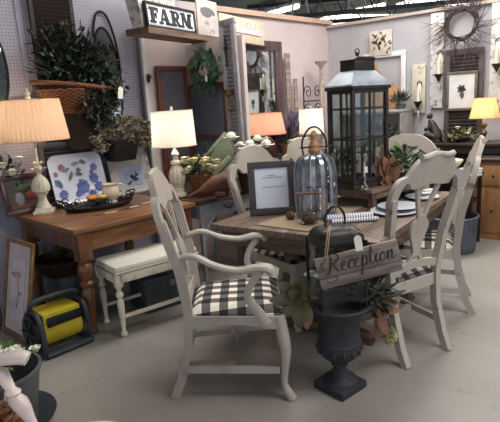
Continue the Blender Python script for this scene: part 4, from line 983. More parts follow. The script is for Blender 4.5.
MB().lathe([(.09, 0), (.12, .2), (.13, .2), (.13, .22), (.1, .22)], (0, 0, 0), 24).build('pot', RUSTM, t); b = MB(); bush(b, (0, 0, .24), (.12, .12, .03), 110, .05, .035, 63); b.build('foliage', MAGB, t)
WCH = M('glossy_white', (226, 214, 208), (206, 190, 184), scale=8, rough=.35)
t = thing('white_chair', 'white turned-spindle armchair cut off at the lower left corner', 'chair', (-1.045, 1.39, 0), radians(4))
# front = +x; arms along x
def spin(b, x, y, z0, z1, r, lean=(0, 0)):
    h = z1-z0; n = [(.6, 0), (.75, .12), (1.15, .3), (1.25, .4), (.8, .5), (1.1, .54), (.7, .6), (.95, .78), (1.1, .88), (.6, .94), (.9, 1)]
    m = Matrix.Identity(4); m[0][2] = lean[0]/h; m[1][2] = lean[1]/h
    b.lathe([(r*a, h*q) for a, q in n], (0, 0, 0), 16, m=T(x, y, z0) @ m)
for s in (-1, 1):
    MB().tube(catmull([(-.2, s*.22, .67), (-.05, s*.24, .665), (.1, s*.25, .66), (.2, s*.25, .665), (.235, s*.25, .655)], 5), [.018, .022, .028, .034, .03], 10, flat=(.7, 1.1), up=(0, 0, 1)).build('armrest', WCH, t)
    b = MB(); spin(b, .24, s*.2, .42, .65, .026, (-.12, s*.045)); b.build('arm_post', WCH, t)
    for x in (-.17, .17): b = MB(); spin(b, x, s*.17, 0, .4, .026); b.build('leg', WCH, t)
    b = MB(); spin(b, -.2, s*.19, .42, .9, .02); b.build('back_post', WCH, t)
MB().box((0, 0, .405), (.44, .44, .03), bev=.012).build('seat', WCH, t); MB().box((-.2, 0, .88), (.025, .42, .09), bev=.01).build('crest_rail', WCH, t)
for i in range(4): b = MB(); spin(b, -.2, -.12+i*.08, .42, .84, .012); b.build('back_spindle', WCH, t)
t = thing('round_stool', 'round white stool whose top edge shows at the bottom of the view', 'stool', (-.57, 1.38, 0))
MB().lathe([(.17, 0), (.19, .008), (.195, .02), (.185, .03), (.02, .03)], (0, 0, .42), 40).build('seat', WCH, t)
for i in range(4): a = i*pi/2+.4; MB().tube([(.11*cos(a), .11*sin(a), .42), (.16*cos(a), .16*sin(a), 0)], .015, 8).build('leg', WCH, t)

# ------------------------------------------------------------------ urn, lantern, reception sign
UX, UY = .425, 2.41
t = thing('garden_urn', 'black iron garden urn on a square plinth in front of the dining table', 'urn', (UX, UY, 0), radians(40))
MB().box((0, 0, .02), (.20, .20, .04), bev=.006).build('plinth', URN, t)
MB().lathe([(.095, .04), (.09, .055), (.07, .065), (.05, .085), (.035, .11), (.032, .13), (.045, .14), (.04, .15), (.06, .165), (.09, .19), (.108, .215), (.112, .255), (.106, .265), (.116, .27), (.111, .28), (.107, .30), (.106, .38), (.116, .42), (.138, .45), (.160, .465), (.165, .475), (.160, .482), (.135, .475), (.085, .44), (.02, .43)], (0, 0, 0), 40).build('bowl', URN, t)
b = MB()
for i in range(14):
    a = 2*pi*i/14; b.ell((.11*cos(a), .11*sin(a), .235), (.014, .014, .022), 8, 6)
b.build('relief_band', URN, t)
# small black lantern standing in the urn
t = thing('metal_lantern', 'black domed metal lantern with loop handle standing in the urn', 'lantern', (UX-.005, UY+.01, .44), radians(14))
b = MB(); HW = .118; prof = [(1.08, .365), (1.10, .37), (1.08, .385), (1.0, .415), (.85, .435), (.6, .445), (.3, .448)]
rows = []
for k, z in prof:
    r = []
    for i in range(32):
        a = 2*pi*i/32; c, s_ = cos(a), sin(a); q = (abs(c)**5+abs(s_)**5)**(-.2); r.append(b.v((HW*k*c*q, HW*k*s_*q*.8, z)))
    rows.append(r)
for A, B_ in zip(rows, rows[1:]):
    for i in range(32): b.f([A[i], A[(i+1) % 32], B_[(i+1) % 32], B_[i]])
b.f(rows[0][::-1]); b.f(rows[-1]); b.build('lid', BLACK, t)
MB().tube(catmull([(-.05, 0, .44), (-.052, 0, .49), (-.03, 0, .53), (0, 0, .545), (.03, 0, .53), (.052, 0, .49), (.05, 0, .44)], 5), .006, 8).build('handle', BLACK, t)
for sx in (-1, 1):
    for sy in (-1, 1): MB().box((sx*HW, sy*HW*.8, .19), (.012, .012, .38)).build('corner_post', BLACK, t)
MB().box((0, 0, .01), (.26, .21, .02), bev=.003).build('base', BLACK, t)
for s in (-1, 1):
    MB().box((0, s*HW*.8, .19), (.22, .003, .34)).build('glass_pane', GLASS, t); MB().box((s*HW, 0, .19), (.003, .17, .34)).build('glass_pane', GLASS, t)
    MB().tube([(-HW, s*HW*.8, .2), (HW, s*HW*.8, .2)], .004, 6).build('crossbar', BLACK, t)
# sign
sa = radians(0)
t = thing('reception_sign', 'weathered wooden plank sign reading Reception, hung by twine from the black lantern', 'sign', (.50, 2.275, .733), radians(-2), rot=(0, radians(-11.5), radians(-1)))
SL = .40
b = MB()
b.box((0, 0, .017), (SL, .018, .105), bev=.002); b.build('upper_board', GREYW, t)
MB().box((0.0, 0, -.062), (SL-.004, .018, .048), bev=.002).build('lower_board', GREYW, t)
MB().box((-.12, .012, -.02), (.02, .008, .13)).box((.12, .012, -.02), (.02, .008, .13)).build('batten', RUST_D, t)
def script_word():
    G = {  # strokes, x advance; units: x-height 1
     'R': ([[(.55, 1.75), (.5, 1.0), (.3, .15), (.0, -.15), (-.2, .05), (0, .2)], [(-.1, 1.3), (.1, 1.75), (.7, 2.0), (1.25, 1.85), (1.35, 1.45), (1.0, 1.05), (.55, .95), (.8, .85), (1.05, .3), (1.35, .0), (1.65, .25)]], 1.6),
     'e': ([[(-.1, .15), (.3, .5), (.5, .85), (.3, 1.0), (.1, .7), (.1, .2), (.4, .0), (.75, .3)]], .72),
     'c': ([[(-.05, .25), (.15, .7), (.5, .98), (.58, .8), (.4, .95), (.12, .6), (.15, .15), (.4, .0), (.75, .3)]], .72),
     'p': ([[(0, .3), (.25, 1.15), (.2, .4), (.0, -.95)], [(.12, .2), (.4, .95), (.65, .9), (.65, .4), (.4, .0), (.2, .15), (.55, .02), (.9, .35)]], .88),
     't': ([[(0, .3), (.3, 1.95), (.15, .5), (.3, .0), (.65, .3)], [(-.1, 1.2), (.25, 1.22), (.62, 1.3)]], .6),
     'i': ([[(0, .3), (.25, 1.0), (.15, .3), (.3, .0), (.6, .3)], [(.3, 1.35), (.33, 1.4), (.3, 1.45)]], .55),
     'o': ([[(.4, .95), (.12, .7), (.1, .2), (.35, 0), (.6, .3), (.6, .75), (.4, .95), (.55, .8), (.85, .8)]], .78),
     'n': ([[(0, .2), (.2, 1.0), (.12, 0.02), (.3, .7), (.55, 1.0), (.62, .6), (.55, .1), (.75, .0), (1.05, .35)]], .9)}
    out = []; x = 0
    for ch in 'Reception':
        st, ad = G[ch]
        for s_ in st: out.append([(p[0]+x+.12*p[1], p[1]) for p in s_])
        x += ad
    return out, x
st, tw = script_word(); k = .33/tw; b = MB()
for s_ in st:
    P = catmull([(-.155+p[0]*k, -.0105, -.014+p[1]*k*1.02) for p in s_], 5)
    R_ = [.0014+.0026*max(0, -(P[min(i+1, len(P)-1)]-P[max(i-1, 0)]).normalized().z) for i in range(len(P))]
    b.tube(P, R_, 6, flat=(1, .6) if 0 else None)
b.tube(catmull([(-.17, -.0105, .01), (-.175, -.0105, .04), (-.13, -.0105, .055), (-.1, -.0105, .04)], 5), .0016, 6)
b.tube(catmull([(-.17, -.0105, -.045), (-.15, -.0105, -.06), (-.11, -.0105, -.05), (-.12, -.0105, -.03)], 5), .0018, 6)
b.build('script_lettering', M('script_black', (46, 44, 48), rough=.8), t)
b = MB(); b.tube(catmull([(.335, 2.262, .72), (.345, 2.27, .80), (.365, 2.31, .885), (.385, 2.36, .90), (.37, 2.30, .87), (.352, 2.262, .79), (.345, 2.262, .72)], 5), .0028, 6); b.tube([(.455, 2.37, .90), (.50, 2.33, .88), (.68, 2.30, .80)], .0022, 6)
tag(b.build('hanging_twine', TWINE), 'jute twine tying the Reception sign to the black lantern', 'twine')
price_tag((.492, 2.245, .865), 0, 'white price tag hanging above the Reception sign', .058, -.15, .075)
# magnolia leaves
t = thing('magnolia_branch', 'large olive magnolia leaves spilling left out of the urn', 'leaves', (.28, 2.37, .50))
b = MB()
for d, l, w_ in [((-1, -.2, .9), .13, .07), ((-.5, -.3, 1.5), .12, .06), ((-1, -.4, .15), .15, .07), ((-.8, -.3, -.5), .13, .07), ((.1, -.5, 1.0), .12, .06), ((-.2, -.5, -1.1), .14, .075), ((.5, -.5, .9), .12, .05), ((-.3, -.6, .4), .12, .065), ((.2, -.6, -.5), .12, .06)]:
    v_ = Vector(d).normalized(); b.leaf(Vector((-.05, 0, .03))+v_*.01, d, l, w_, .25, up=(-.2, -1, .4))
b.build('leaves', MAGN, t); MB().tube(catmull([(-.05, 0, .03), (.03, .02, .0), (.08, .05, -.04)], 4), .005, 6).build('stem', RUSTM, t)
b = MB(); b.leaf((-.05, .01, .02), (-.9, -.5, -.9), .1, .05, .3, up=(-.2, -1, .4)); b.leaf((-.03, .01, .02), (0, -.5, -1), .15, .06, .1, up=(-.2, -1, .4)); b.build('brown_leaf_backs', MAGB, t)
t = thing('autumn_spray', 'spray of rust leaves and dark greenery spilling right out of the urn', 'leaves', (.60, 2.46, .42))
b = MB(); bush(b, (.02, .02, .08), (.09, .08, .16), 110, .09, .025, 71, lift=.3); b.build('greenery', GREEND, t)
b = MB()
for d, l in [((1, -.1, .5), .14), ((.8, -.3, 1.0), .12), ((.3, -.4, -.8), .14), ((.7, -.3, .1), .12), ((-.1, -.4, -1), .16), ((.1, -.4, -.5), .12)]: b.leaf((.04, 0, -.02), d, l, .045, .2, up=(0, -1, .3))
b.build('rust_leaves', MAGB, t)
t = thing('hydrangea_bloom', 'pale yellow-green hydrangea head hanging right of the urn', 'flower', (.735, 2.56, .20))
b = MB(); rd = random.Random(73)
for i in range(170):
    d = Vector((rd.gauss(0, 1), rd.gauss(0, 1), rd.gauss(0, 1))).normalized(); b.leaf(Vector((d.x*.026, d.y*.026, d.z*.04)), d, .016, .016, .2)
b.build('florets', HYDY, t); MB().tube(catmull([(0, 0, .03), (-.02, -.02, .12), (-.1, -.06, .22)], 5), .003, 6).build('stem', GREEN, t)

# ------------------------------------------------------------------ on the dining table
DTZ = .772
t = thing('framed_notice', 'dark grey framed white paper notice standing on the dining table', 'picture frame', (.155, 3.27, DTZ), radians(-2), rot=(radians(-8), 0, radians(2)))
FG = M('charcoal_frame', (72, 66, 66), (54, 48, 48), scale=10, rough=.45)
fbox(t, .31, .355, .045, .024, FG); MB().box((0, .004, .1775), (.23, .006, .275)).build('notice_sheet', PAPER, t)
b = MB(); rd = random.Random(81)
for z, w_ in [(.262, .05), (.248, .12), (.185, .13)]:
    x = -w_/2
    while x < w_/2: q = rd.uniform(.008, .02); b.box((x+q/2, -.001, z), (q, .003, .0045)); x += q+.004
b.build('small_print', INKG, t)
MB().box((0, .06, .12), (.06, .006, .22), m=RX(-.0)).build('easel_back', FG, t)
# cloche: ribbed dome
t = thing('ribbed_cloche', 'dome cloche of grey metal ribs with wooden knob on the dining table', 'cloche', (.425, 3.14, DTZ))
for i in range(14):
    a = 2*pi*i/14; c, s_ = cos(a), sin(a)
    P = catmull([(.125*c, .125*s_, .01), (.132*c, .132*s_, .12), (.132*c, .132*s_, .27), (.120*c, .120*s_, .35), (.085*c, .085*s_, .39), (.03*c, .03*s_, .405)], 4)
    b = MB(); b.tube(P, .013, 4, up=(c, s_, 0), flat=(.2, 1)); b.build('rib', GALV if 1 else None, t)
for z, r in ((.01, .118), (.17, .127)): MB().tube([(r*cos(i*pi/16), r*sin(i*pi/16), z) for i in range(32)], .005, 6, closed=True).build('hoop', RUSTM, t)
MB().lathe([(.03, .405), (.036, .415), (.04, .425), (.03, .44), (.034, .46), (.022, .48), (.02, .5), (.026, .52), (.015, .54), (.002, .55)], (0, 0, 0), 20).build('wooden_knob', M('turned_wood', (172, 132, 92), (140, 100, 64), scale=10, rough=.5), t)
MB().tube(catmull([(-.07, 0, .40), (-.075, 0, .48), (-.04, 0, .55), (0, 0, .57), (.04, 0, .55), (.075, 0, .48), (.07, 0, .40)], 5), .006, 8).tube([(-.09, 0, .445), (.13, 0, .445)], .006, 6).build('bail_handle', IRON, t)
MB().lathe([(.11, 0), (.11, .01), (.02, .012)], (0, 0, 0), 28).build('base_plate', GALV, t)
# moss jar with wooden handle
t = thing('moss_jar', 'small glass jar of brown moss with rusty bar handle in front of the cloche', 'jar', (.355, 2.935, DTZ))
MB().lathe([(.035, 0), (.05, .015), (.056, .045), (.05, .075), (.04, .085), (.046, .09)], (0, 0, 0), 24).build('glass_bowl', GLASS, t)
MB().ell((0, 0, .042), (.046, .046, .038), 20, 14, jit=.2).build('moss', M('brown_moss', (112, 82, 58), (70, 48, 32), scale=50, rough=.9, bump=.8), t)
for s in (-1, 1): MB().tube([(s*.045, 0, .08), (s*.035, 0, .19)], .003, 6).build('handle_wire', IRON, t)
MB().tube([(-.075, 0, .19), (.05, 0, .19)], .008, 8).build('handle_bar', RUSTM, t)
t = thing('moss_ball', 'small brown moss ball on the table beside the cloche', 'ornament', (.255, 3.08, DTZ+.028)); MB().ell((0, 0, 0), (.03, .03, .028), 18, 12, jit=.2).build('ball', M('moss_ball_fibre', (104, 84, 56), (66, 50, 34), scale=50, rough=.9, bump=.8), t)
# runner
b = MB(); b.strip([(.03, 3.0, .7745), (.19, 3.18, .7745), (.34, 3.36, .7745), (.7, 3.8, .7745)], [(.32, 2.76, .7745), (.46, 2.93, .7745), (.62, 3.12, .7745), (.96, 3.58, .7745)], (0, 0, .003))
tag(b.build('table_runner', M('burlap', (158, 140, 116), (138, 118, 94), scale=80, rough=.95, bump=.4)), 'beige burlap runner lying on the dining table by the framed notice', 'table runner')
# striped towels
for i, (x, y, r, ln, a, lab) in enumerate([(.605, 2.99, .024, .29, .06, 'rolled white towel with grey ticking stripes, the farther of two'), (.625, 2.925, .015, .28, .06, 'slim rolled ticking towel in front of the thicker rolled towel')]):
    b = MB(); b.tube([(-ln/2, 0, 0), (ln/2, 0, 0)], r, 18, flat=(.85, 1.2)); b.tube([(-ln/2-.001, .3*r*cos(k*.6)*(1-k/30), .8*r*sin(k*.6)*(1-k/30)) for k in range(24)], .0015, 5)
    tag(b.build('rolled_towel', TICK, loc=(x, y, DTZ+r*.86), rz=a), lab, 'towel', 'rolled towels on the dining table')
# plates
PW = M('dinner_plate_glaze', (206, 212, 218), (196, 202, 210), scale=3, rough=.2)
for i, (x, y, z, r, lab) in enumerate([(.92, 3.12, 0, .15, 'lower wide grey-white plate at the near right place setting'), (.965, 3.17, .018, .135, 'upper white plate stacked at the near right place setting'), (1.24, 3.52, 0, .12, 'white plate at the far right place setting')]):
    t = thing('dinner_plate', lab, 'plate', (x, y, DTZ+z)); MB().lathe([(r*.55, 0), (r*.6, .003), (r*.97, .014), (r, .016), (r*.98, .018), (r*.62, .008), (.01, .007)], (0, 0, 0), 40).build('plate_body', PW, t)
b = MB(); rd = random.Random(90)
b.box((0, 0, .008), (.13, .09, .014), bev=.006).box((.02, .01, .02), (.1, .06, .012), bev=.005); tag(b.build('folded_napkin', WHITE, loc=(1.30, 3.60, DTZ+.018), rz=.3), 'folded white napkin on the far right plate', 'napkin')
t = thing('glass_tumbler', 'dark blue-grey glass tumbler beside the far plate', 'glass', (1.16, 3.66, DTZ)); MB().lathe([(.028, 0), (.03, .005), (.036, .08), (.034, .08), (.028, .01), (.002, .008)], (0, 0, 0), 24).build('tumbler', M('smoky_glass', (70, 80, 96), rough=.1, trans=.4), t)
# ------------------------------------------------------------------ big lantern on the riser
def big_lantern():
    cx, cy = .775, 3.465; t = thing('floor_lantern', 'large dark glazed lantern with silver hipped roof on the table riser', 'lantern', (cx, cy, .902), radians(34))
    hw = .16; hd = .105; DK = M('lantern_bronze', (46, 38, 36), (34, 28, 26), scale=14, rough=.5, metal=.2)
    for sx in (-1, 1):
        for sy in (-1, 1): MB().box((sx*hw, sy*hd, .335), (.026, .026, .67), bev=.002).build('corner_post', DK, t)
    MB().box((0, 0, .015), (2*hw+.04, 2*hd+.04, .03), bev=.003).build('base', DK, t)
    MB().box((0, 0, .665), (2*hw+.05, 2*hd+.05, .022), bev=.003).build('top_plate', DK, t)
    for s in (-1, 1):
        for nm, m, hl in (('side_frame', T(0, s*hd, 0), hw), ('side_frame', T(s*hw, 0, 0) @ RZ(pi/2), hd)):
            b = MB(); b.box((0, 0, .33), (2*hl, .012, .012), m=m); b.box((0, 0, .53), (2*hl, .012, .012), m=m); b.box((-.0, 0, .34), (.012, .012, .62), m=m); b.box((0, 0, .05), (2*hl, .018, .03), m=m); b.box((0, 0, .645), (2*hl, .018, .03), m=m)
            o = b.build(nm, DK, t); MB().box((0, 0, .34), (2*hl-.02, .003, .6), m=m).build('glass_pane', GLASS, o)
    b = MB(); rows = []
    for k, z in ((1.16, .676), (1.17, .685), (1.06, .705), (.84, .74), (.68, .765), (.6, .775)):
        rows.append([b.v((hw*k*a, hd*k*c, z)) for a, c in ((-1, -1), (1, -1), (1, 1), (-1, 1))])
    for A, B_ in zip(rows, rows[1:]):
        for i in range(4): b.f([A[i], A[(i+1) % 4], B_[(i+1) % 4], B_[i]])
    b.f(rows[0][::-1]); b.f(rows[-1]); b.build('roof', M('silver_roof', (206, 212, 220), (176, 184, 194), scale=10, rough=.35, metal=.45), t)
    MB().box((0, 0, .81), (.19, .135, .07), bev=.003).build('vent_box', DK, t)
    MB().prism([(-.11, .845), (.11, .845), (.07, .862), (-.07, .862)], .15).build('vent_cap', DK, t)
    MB().ell((0, 0, .885), (.014, .014, .016)).tube([(.02*cos(i*pi/6), 0, .9+.02*sin(i*pi/6)) for i in range(12)], .004, 6, closed=True).build('ring_knob', DK, t)
big_lantern()
for i, (x, y, h, lab) in enumerate([(.775, 3.30, .25, 'silver candlestick with tag in front of the big lantern, right one'), (.60, 3.43, .25, 'silver candlestick left of the big lantern post')]):
    t = thing('silver_candlestick', lab, 'candlestick', (x, y, .902))
    MB().lathe([(.038, 0), (.04, .008), (.028, .02), (.012, .035), (.009, .06), (.014, .075), (.008, .09), (.012, .15), (.007, .17), (.012, .2), (.02, .225), (.022, .24), (.012, .24)], (0, 0, 0), 24).build('stem', SILVER, t)
    MB().lathe([(.024, .236), (.026, .24), (.012, .24)], (0, 0, 0), 20).build('drip_pan', SILVER, t)
price_tag((.775, 3.25, 1.055), 0, 'small white tag tied to the silver candlestick before the big lantern', .032)
price_tag((.74, 3.44, 1.46), .3, 'white tag hanging inside the top of the big lantern', .028)
# foliage around lantern base
t = thing('leaf_arrangement', 'arrangement of brown and green leaves right of the big lantern base', 'leaves', (1.02, 3.50, .902), 0)
b = MB()
for d, l in [((-.7, -.4, 1.0), .16), ((-.4, -.5, 1.3), .2), ((-.9, -.4, .5), .14), ((-.2, -.5, .9), .14), ((-.6, -.6, .1), .12), ((.0, -.6, 1.6), .2), ((-.3, -.6, .3), .12), ((-.9, -.3, 1.6), .22), ((-1.1, -.3, 1.0), .2), ((.3, -.5, 1.1), .16), ((-.5, -.2, 2), .27)]: b.leaf((-.02, -.04, .01), d, l, .07, .15, up=(0, -1, .2))
b.build('rust_leaves', MAGB, t)
b = MB(); bush(b, (.06, 0, .12), (.13, .08, .11), 170, .07, .045, 91, lift=.1); b.build('green_leaves', M('mid_leaf', (96, 118, 72), (58, 78, 42), scale=9, rough=.5), t)
b = MB()
for i in range(9): a = i*.7; b.leaf((.17, -.02, .03), (cos(a)*.8, -.5, sin(a)*.6+.6), .10, .075, -.2, up=(0, -1, .5))
b.build('cabbage_leaves', GREENL, t)
b = MB(); b.lathe([(.04, 0), (.05, .02), (.02, .03)], (0, 0, 0), 14); b.build('moss_base', RUSTM, t)
t = thing('fern_sprig', 'green fern sprig inside and left of the big lantern', 'plant', (.66, 3.66, .902)); b = MB(); bush(b, (0, 0, .1), (.12, .1, .1), 120, .09, .025, 92, lift=.4); b.build('fronds', GREEN, t); MB().lathe([(.04, 0), (.05, .05), (.03, .05)], (0, 0, 0), 16).build('pot', RUSTM, t)
# wire pumpkin cage
t = thing('wire_pumpkin', 'dark ribbed wire pumpkin behind the leaf arrangement', 'ornament', (1.22, 3.86, .772), 0)
for i in range(12):
    a = 2*pi*i/12; c, s_ = cos(a), sin(a); MB().tube(catmull([(.05*c, .05*s_, 0), (.10*c, .10*s_, .06), (.11*c, .11*s_, .15), (.08*c, .08*s_, .24), (.02*c, .02*s_, .27)], 4), .006, 6).build('rib', IRON, t)
MB().lathe([(.03, .26), (.035, .28), (.012, .3), (.01, .34), (.02, .36), (.002, .37)], (0, 0, 0), 14).build('finial', IRON, t)
MB().tube([(.1*cos(i*pi/8), .1*sin(i*pi/8), .06) for i in range(16)], .005, 6, closed=True).build('hoop', IRON, t)

# ------------------------------------------------------------------ back wall: boards, sconces, wreath, art, clock
def wb_board(t0, z0, w_, h, lab, mat=WWHITE, off=.03):
    t = thing('painted_board', lab, 'board', tuple(W(t0, z0, off)), WB); MB().box((0, 0, h/2), (w_, .03, h), bev=.004).build('board', mat, t)
    b = MB()
    for z in (.04, h-.04):
        b.ell((0, -.018, z), (.01, .006, .01), 8, 6)
    b.build('nail_heads', GREYW, t); return t
wb_board(1.245, 1.28, .16, .58, 'short worn ivory board left of the tall white board, behind a sconce', M('ivory_board', (186, 180, 162), (150, 142, 122), scale=14, rough=.7, contrast=(.3, .45)))
wb_board(1.455, 1.33, .15, 1.08, 'tall worn white board on the back wall holding a sconce, left of the twig wreath')
wb_board(2.13, 1.3, .19, 1.12, 'tall worn white board at the right edge, behind the yellow lamp')
def sconce(t0, z, lab, sc=1):
    t = thing('candle_sconce', lab, 'sconce', tuple(W(t0, z, .06)), WB)
    MB().tube([(.03*sc*cos(i*pi/8), 0, .30*sc+.03*sc*sin(i*pi/8)) for i in range(16)], .006, 6, closed=True).build('ring', IRON, t)
    MB().box((0, .0, .14*sc), (.05*sc, .012, .3*sc), bev=.003).build('back_plate', CREAM, t)
    MB().lathe([(.004, -.06), (.02, -.03), (.035, 0), (.05, .02), (.052, .03), (.02, .03)], (0, -.05, .03), 16).build('cup', IRON, t)
    MB().lathe([(.02, 0), (.02, .17*sc), (.003, .175*sc)], (0, -.05, .055), 16).build('candle', M('ivory_wax_%d' % int(z*1000), (226, 216, 196), rough=.5), t)
    MB().lathe([(.002, -.14), (.012, -.1), (.016, -.06), (.006, -.05)], (0, -.03, 0), 12).build('drop', CREAM, t)
sconce(1.50, 1.66, 'iron candle sconce with ring on the tall white board')
sconce(1.26, 1.36, 'iron candle sconce on the short ivory board', .9)
sconce(2.12, 1.72, 'iron candle sconce on the right edge board above the yellow lamp')
# twig wreath
t = thing('twig_wreath', 'wild dark twig wreath near the top of the back wall', 'wreath', tuple(W(1.735, 2.245, .09)), WB)
b = MB(); rd = random.Random(101)
for k in range(12):
    R = .165+rd.uniform(-.02, .02); ph = rd.uniform(0, 6); b.tube([((R+.012*sin(3*a+ph))*cos(a), rd.uniform(-.015, .015), (R+.012*cos(2*a+ph))*sin(a)) for a in [i*2*pi/28 for i in range(28)]], .006, 5, closed=True)
b.build('twisted_ring', M('twig', (66, 52, 50), (42, 32, 32), scale=20, rough=.9), t)
b = MB()
for i in range(100):
    a = rd.uniform(0, 2*pi); R = .17; p = Vector((R*cos(a), rd.uniform(-.02, .02), R*sin(a))); tg = Vector((-sin(a), 0, cos(a))); ra = Vector((cos(a), 0, sin(a)))
    l = rd.uniform(.10, .36); d = (tg*rd.uniform(-.3, 1)+ra*rd.uniform(.3, 1)).normalized(); b.tube([p, p+d*l*.5+ra*.01, p+d*l+Vector((rd.uniform(-.03, .03), rd.uniform(-.06, 0), rd.uniform(-.03, .03)))], [.0035, .0025, .0012], 4)
b.build('loose_twigs', M('twig_tip', (76, 62, 62), rough=.9), t)
# shutter + art
t = thing('louvered_shutter', 'weathered grey-brown louvered shutter behind the framed botanical print', 'shutter', tuple(W(1.765, .96, .04)), WB)
louver(t, .42, 1.02, .055, .03, M('weathered_brown', (86, 76, 72), (58, 48, 46), scale=10, rough=.8), 22, mid=False)
t = thing('framed_print', 'framed dark flower print hung on the grey-brown shutter', 'picture', tuple(W(1.755, 1.29, .085)), WB)
fbox(t, .34, .44, .03, .02, M('taupe_frame', (104, 94, 84), (80, 70, 62), scale=10, rough=.6)); MB().box((0, .003, .22), (.29, .006, .39)).build('mat_board', MATB, t)
b = MB(); rd = random.Random(103)
for i in range(16): a = rd.uniform(-.4, pi+.4); b.leaf((0, -.002, .23), (cos(a), 0, sin(a)), rd.uniform(.03, .07), .03, 0, up=(0, -1, 0), fold=0)
b.leaf((0, -.002, .23), (.1, 0, -1), .1, .05, 0, up=(0, -1, 0), fold=0); b.build('printed_flower', M('print_grey', (92, 86, 88), (60, 54, 58), scale=30, rough=.7), t)
# clock
t = thing('square_clock', 'square cream wall clock patterned with dark flowers near the corner', 'clock', tuple(W(.76, 2.155, .04)), WB)
MB().box((0, 0, 0), (.29, .025, .30), bev=.004).build('face', M('clock_cream', (200, 190, 176), (176, 164, 148), scale=12, rough=.6), t)
b = MB(); rd = random.Random(105)
for i in range(26):
    a = rd.uniform(0, 6.28); R = rd.uniform(.05, .13); b.leaf((R*cos(a), -.015, R*sin(a)), (rd.uniform(-1, 1), 0, rd.uniform(-1, 1)), .05, .022, 0, up=(0, -1, 0), fold=0)
b.build('flower_pattern', M('clock_olive', (92, 84, 58), (60, 50, 40), scale=20, rough=.7), t)
MB().tube([(0, -.018, 0), (.03, -.018, .07)], .004, 5).tube([(0, -.018, 0), (-.02, -.018, -.06)], .005, 5).ell((0, -.018, 0), (.02, .005, .02)).build('clock_hands', BLACK, t)
# white frame
t = thing('empty_frame', 'large empty white picture frame on the back wall above the bread boards', 'frame', tuple(W(.80, 1.28, .03)), WB)
fbox(t, .56, .76, .06, .025, WHITE)
# cabinet below with bread boards and plants
t = thing('painted_cabinet', 'grey-white painted cabinet with open shelf against the back wall', 'cabinet', tuple(W(.76, 0, .42)), WB)
GC = M('grey_white_paint', (160, 156, 150), (136, 130, 124), scale=8, rough=.6)
b = MB(); b.box((0, .2, 1.325), (.86, .42, .03), bev=.004).box((-.41, .2, .66), (.03, .4, 1.3)).box((.41, .2, .66), (.03, .4, 1.3)).box((0, .39, .66), (.8, .02, 1.3)).box((0, .2, .85), (.8, .38, .025)).box((0, .2, .06), (.8, .38, .08)); b.build('carcass', GC, t)
for s in (-1, 1): d = MB().box((s*.2, .0, .46), (.38, .02, .72), bev=.004).build('door', GC, t); MB().ell((s*.04, -.02, .5), .012).build('knob', IRON, d)
def bread(x, w_, h, lab, off, mt):
    t = thing('bread_board', lab, 'board', tuple(W(x, 1.342, off)), WB, rot=(radians(-6), 0, WB)); P = [(-w_/2, 0), (w_/2, 0), (w_/2, h*.6)]+[(w_/2*cos(a), h*.6+h*.28*sin(a)) for a in [i*pi/10 for i in range(1, 5)]]+[(.02, h*.95), (.02, h), (-.02, h), (-.02, h*.95)]+[(w_/2*cos(a), h*.6+h*.28*sin(a)) for a in [i*pi/10 for i in range(6, 10)]]+[(-w_/2, h*.6)]
    MB().prism(P, .018).build('board', mt, t)
BW = M('bread_wood', (168, 128, 92), (140, 100, 66), scale=4, rough=.6, stretch=(8, 8, 1))
bread(.70, .24, .56, 'tall arched brown bread board leaning on the grey-white cabinet', .12, BW); bread(.95, .22, .32, 'short arched brown bread board beside the taller one', .14, M('bread_wood_light', (180, 140, 100), (150, 110, 74), scale=4, rough=.6, stretch=(8, 8, 1)))
t = thing('potted_fern', 'small green fern on the right end of the grey-white cabinet', 'plant', tuple(W(1.09, 1.34, .22))); MB().lathe([(.05, 0), (.06, .06), (.04, .06)], (0, 0, 0), 14).build('pot', ZINC, t); b = MB(); bush(b, (0, 0, .1), (.1, .1, .06), 90, .09, .018, 111, lift=.8); b.build('fronds', GREEN, t)
t = thing('potted_shrub', 'dark bushy potted plant standing in front of the grey-white cabinet', 'plant', tuple(W(1.06, .772, .80))); MB().lathe([(.08, 0), (.1, .14), (.08, .14)], (0, 0, 0), 18).build('pot', ZINC, t); b = MB(); bush(b, (0, 0, .28), (.24, .2, .17), 330, .08, .028, 112, lift=.2); b.build('foliage', M('blue_green_leaf', (60, 76, 68), (36, 48, 44), scale=9, rough=.5), t)
t = thing('plant_stand', 'dark wooden stand under the bushy plant by the cabinet', 'stand', tuple(W(1.06, 0, .80))); MB().box((0, 0, .755), (.34, .3, .03)).build('top', DARKW, t)
for sx in (-1, 1):
    for sy in (-1, 1): MB().box((sx*.14, sy*.12, .37), (.03, .03, .74)).build('leg', DARKW, t)

# dresser
t = thing('dark_dresser', 'long dark wooden dresser along the back wall under the botanical print', 'dresser', tuple(W(1.28, 0, .50)), WB)
MB().box((.65, .215, .935), (1.36, .47, .03), bev=.004).build('top', DARKW, t)
b = MB(); b.box((.65, .46, .5), (1.3, .02, .84)).box((.02, .25, .5), (.03, .44, .84)).box((1.29, .25, .5), (.03, .44, .84)).box((.65, .25, .5), (1.3, .44, .02)).box((.65, .25, .1), (1.3, .44, .05)).box((.65, .02, .88), (1.3, .02, .08)); b.build('carcass', M('near_black_wood', (40, 30, 28), (26, 20, 18), scale=6, rough=.5), t)
d = MB().box((.16, .01, .80), (.3, .02, .2), bev=.004).build('drawer', GC, t); MB().ell((.16, -.01, .80), .012).build('knob', IRON, d)
DZ = .951
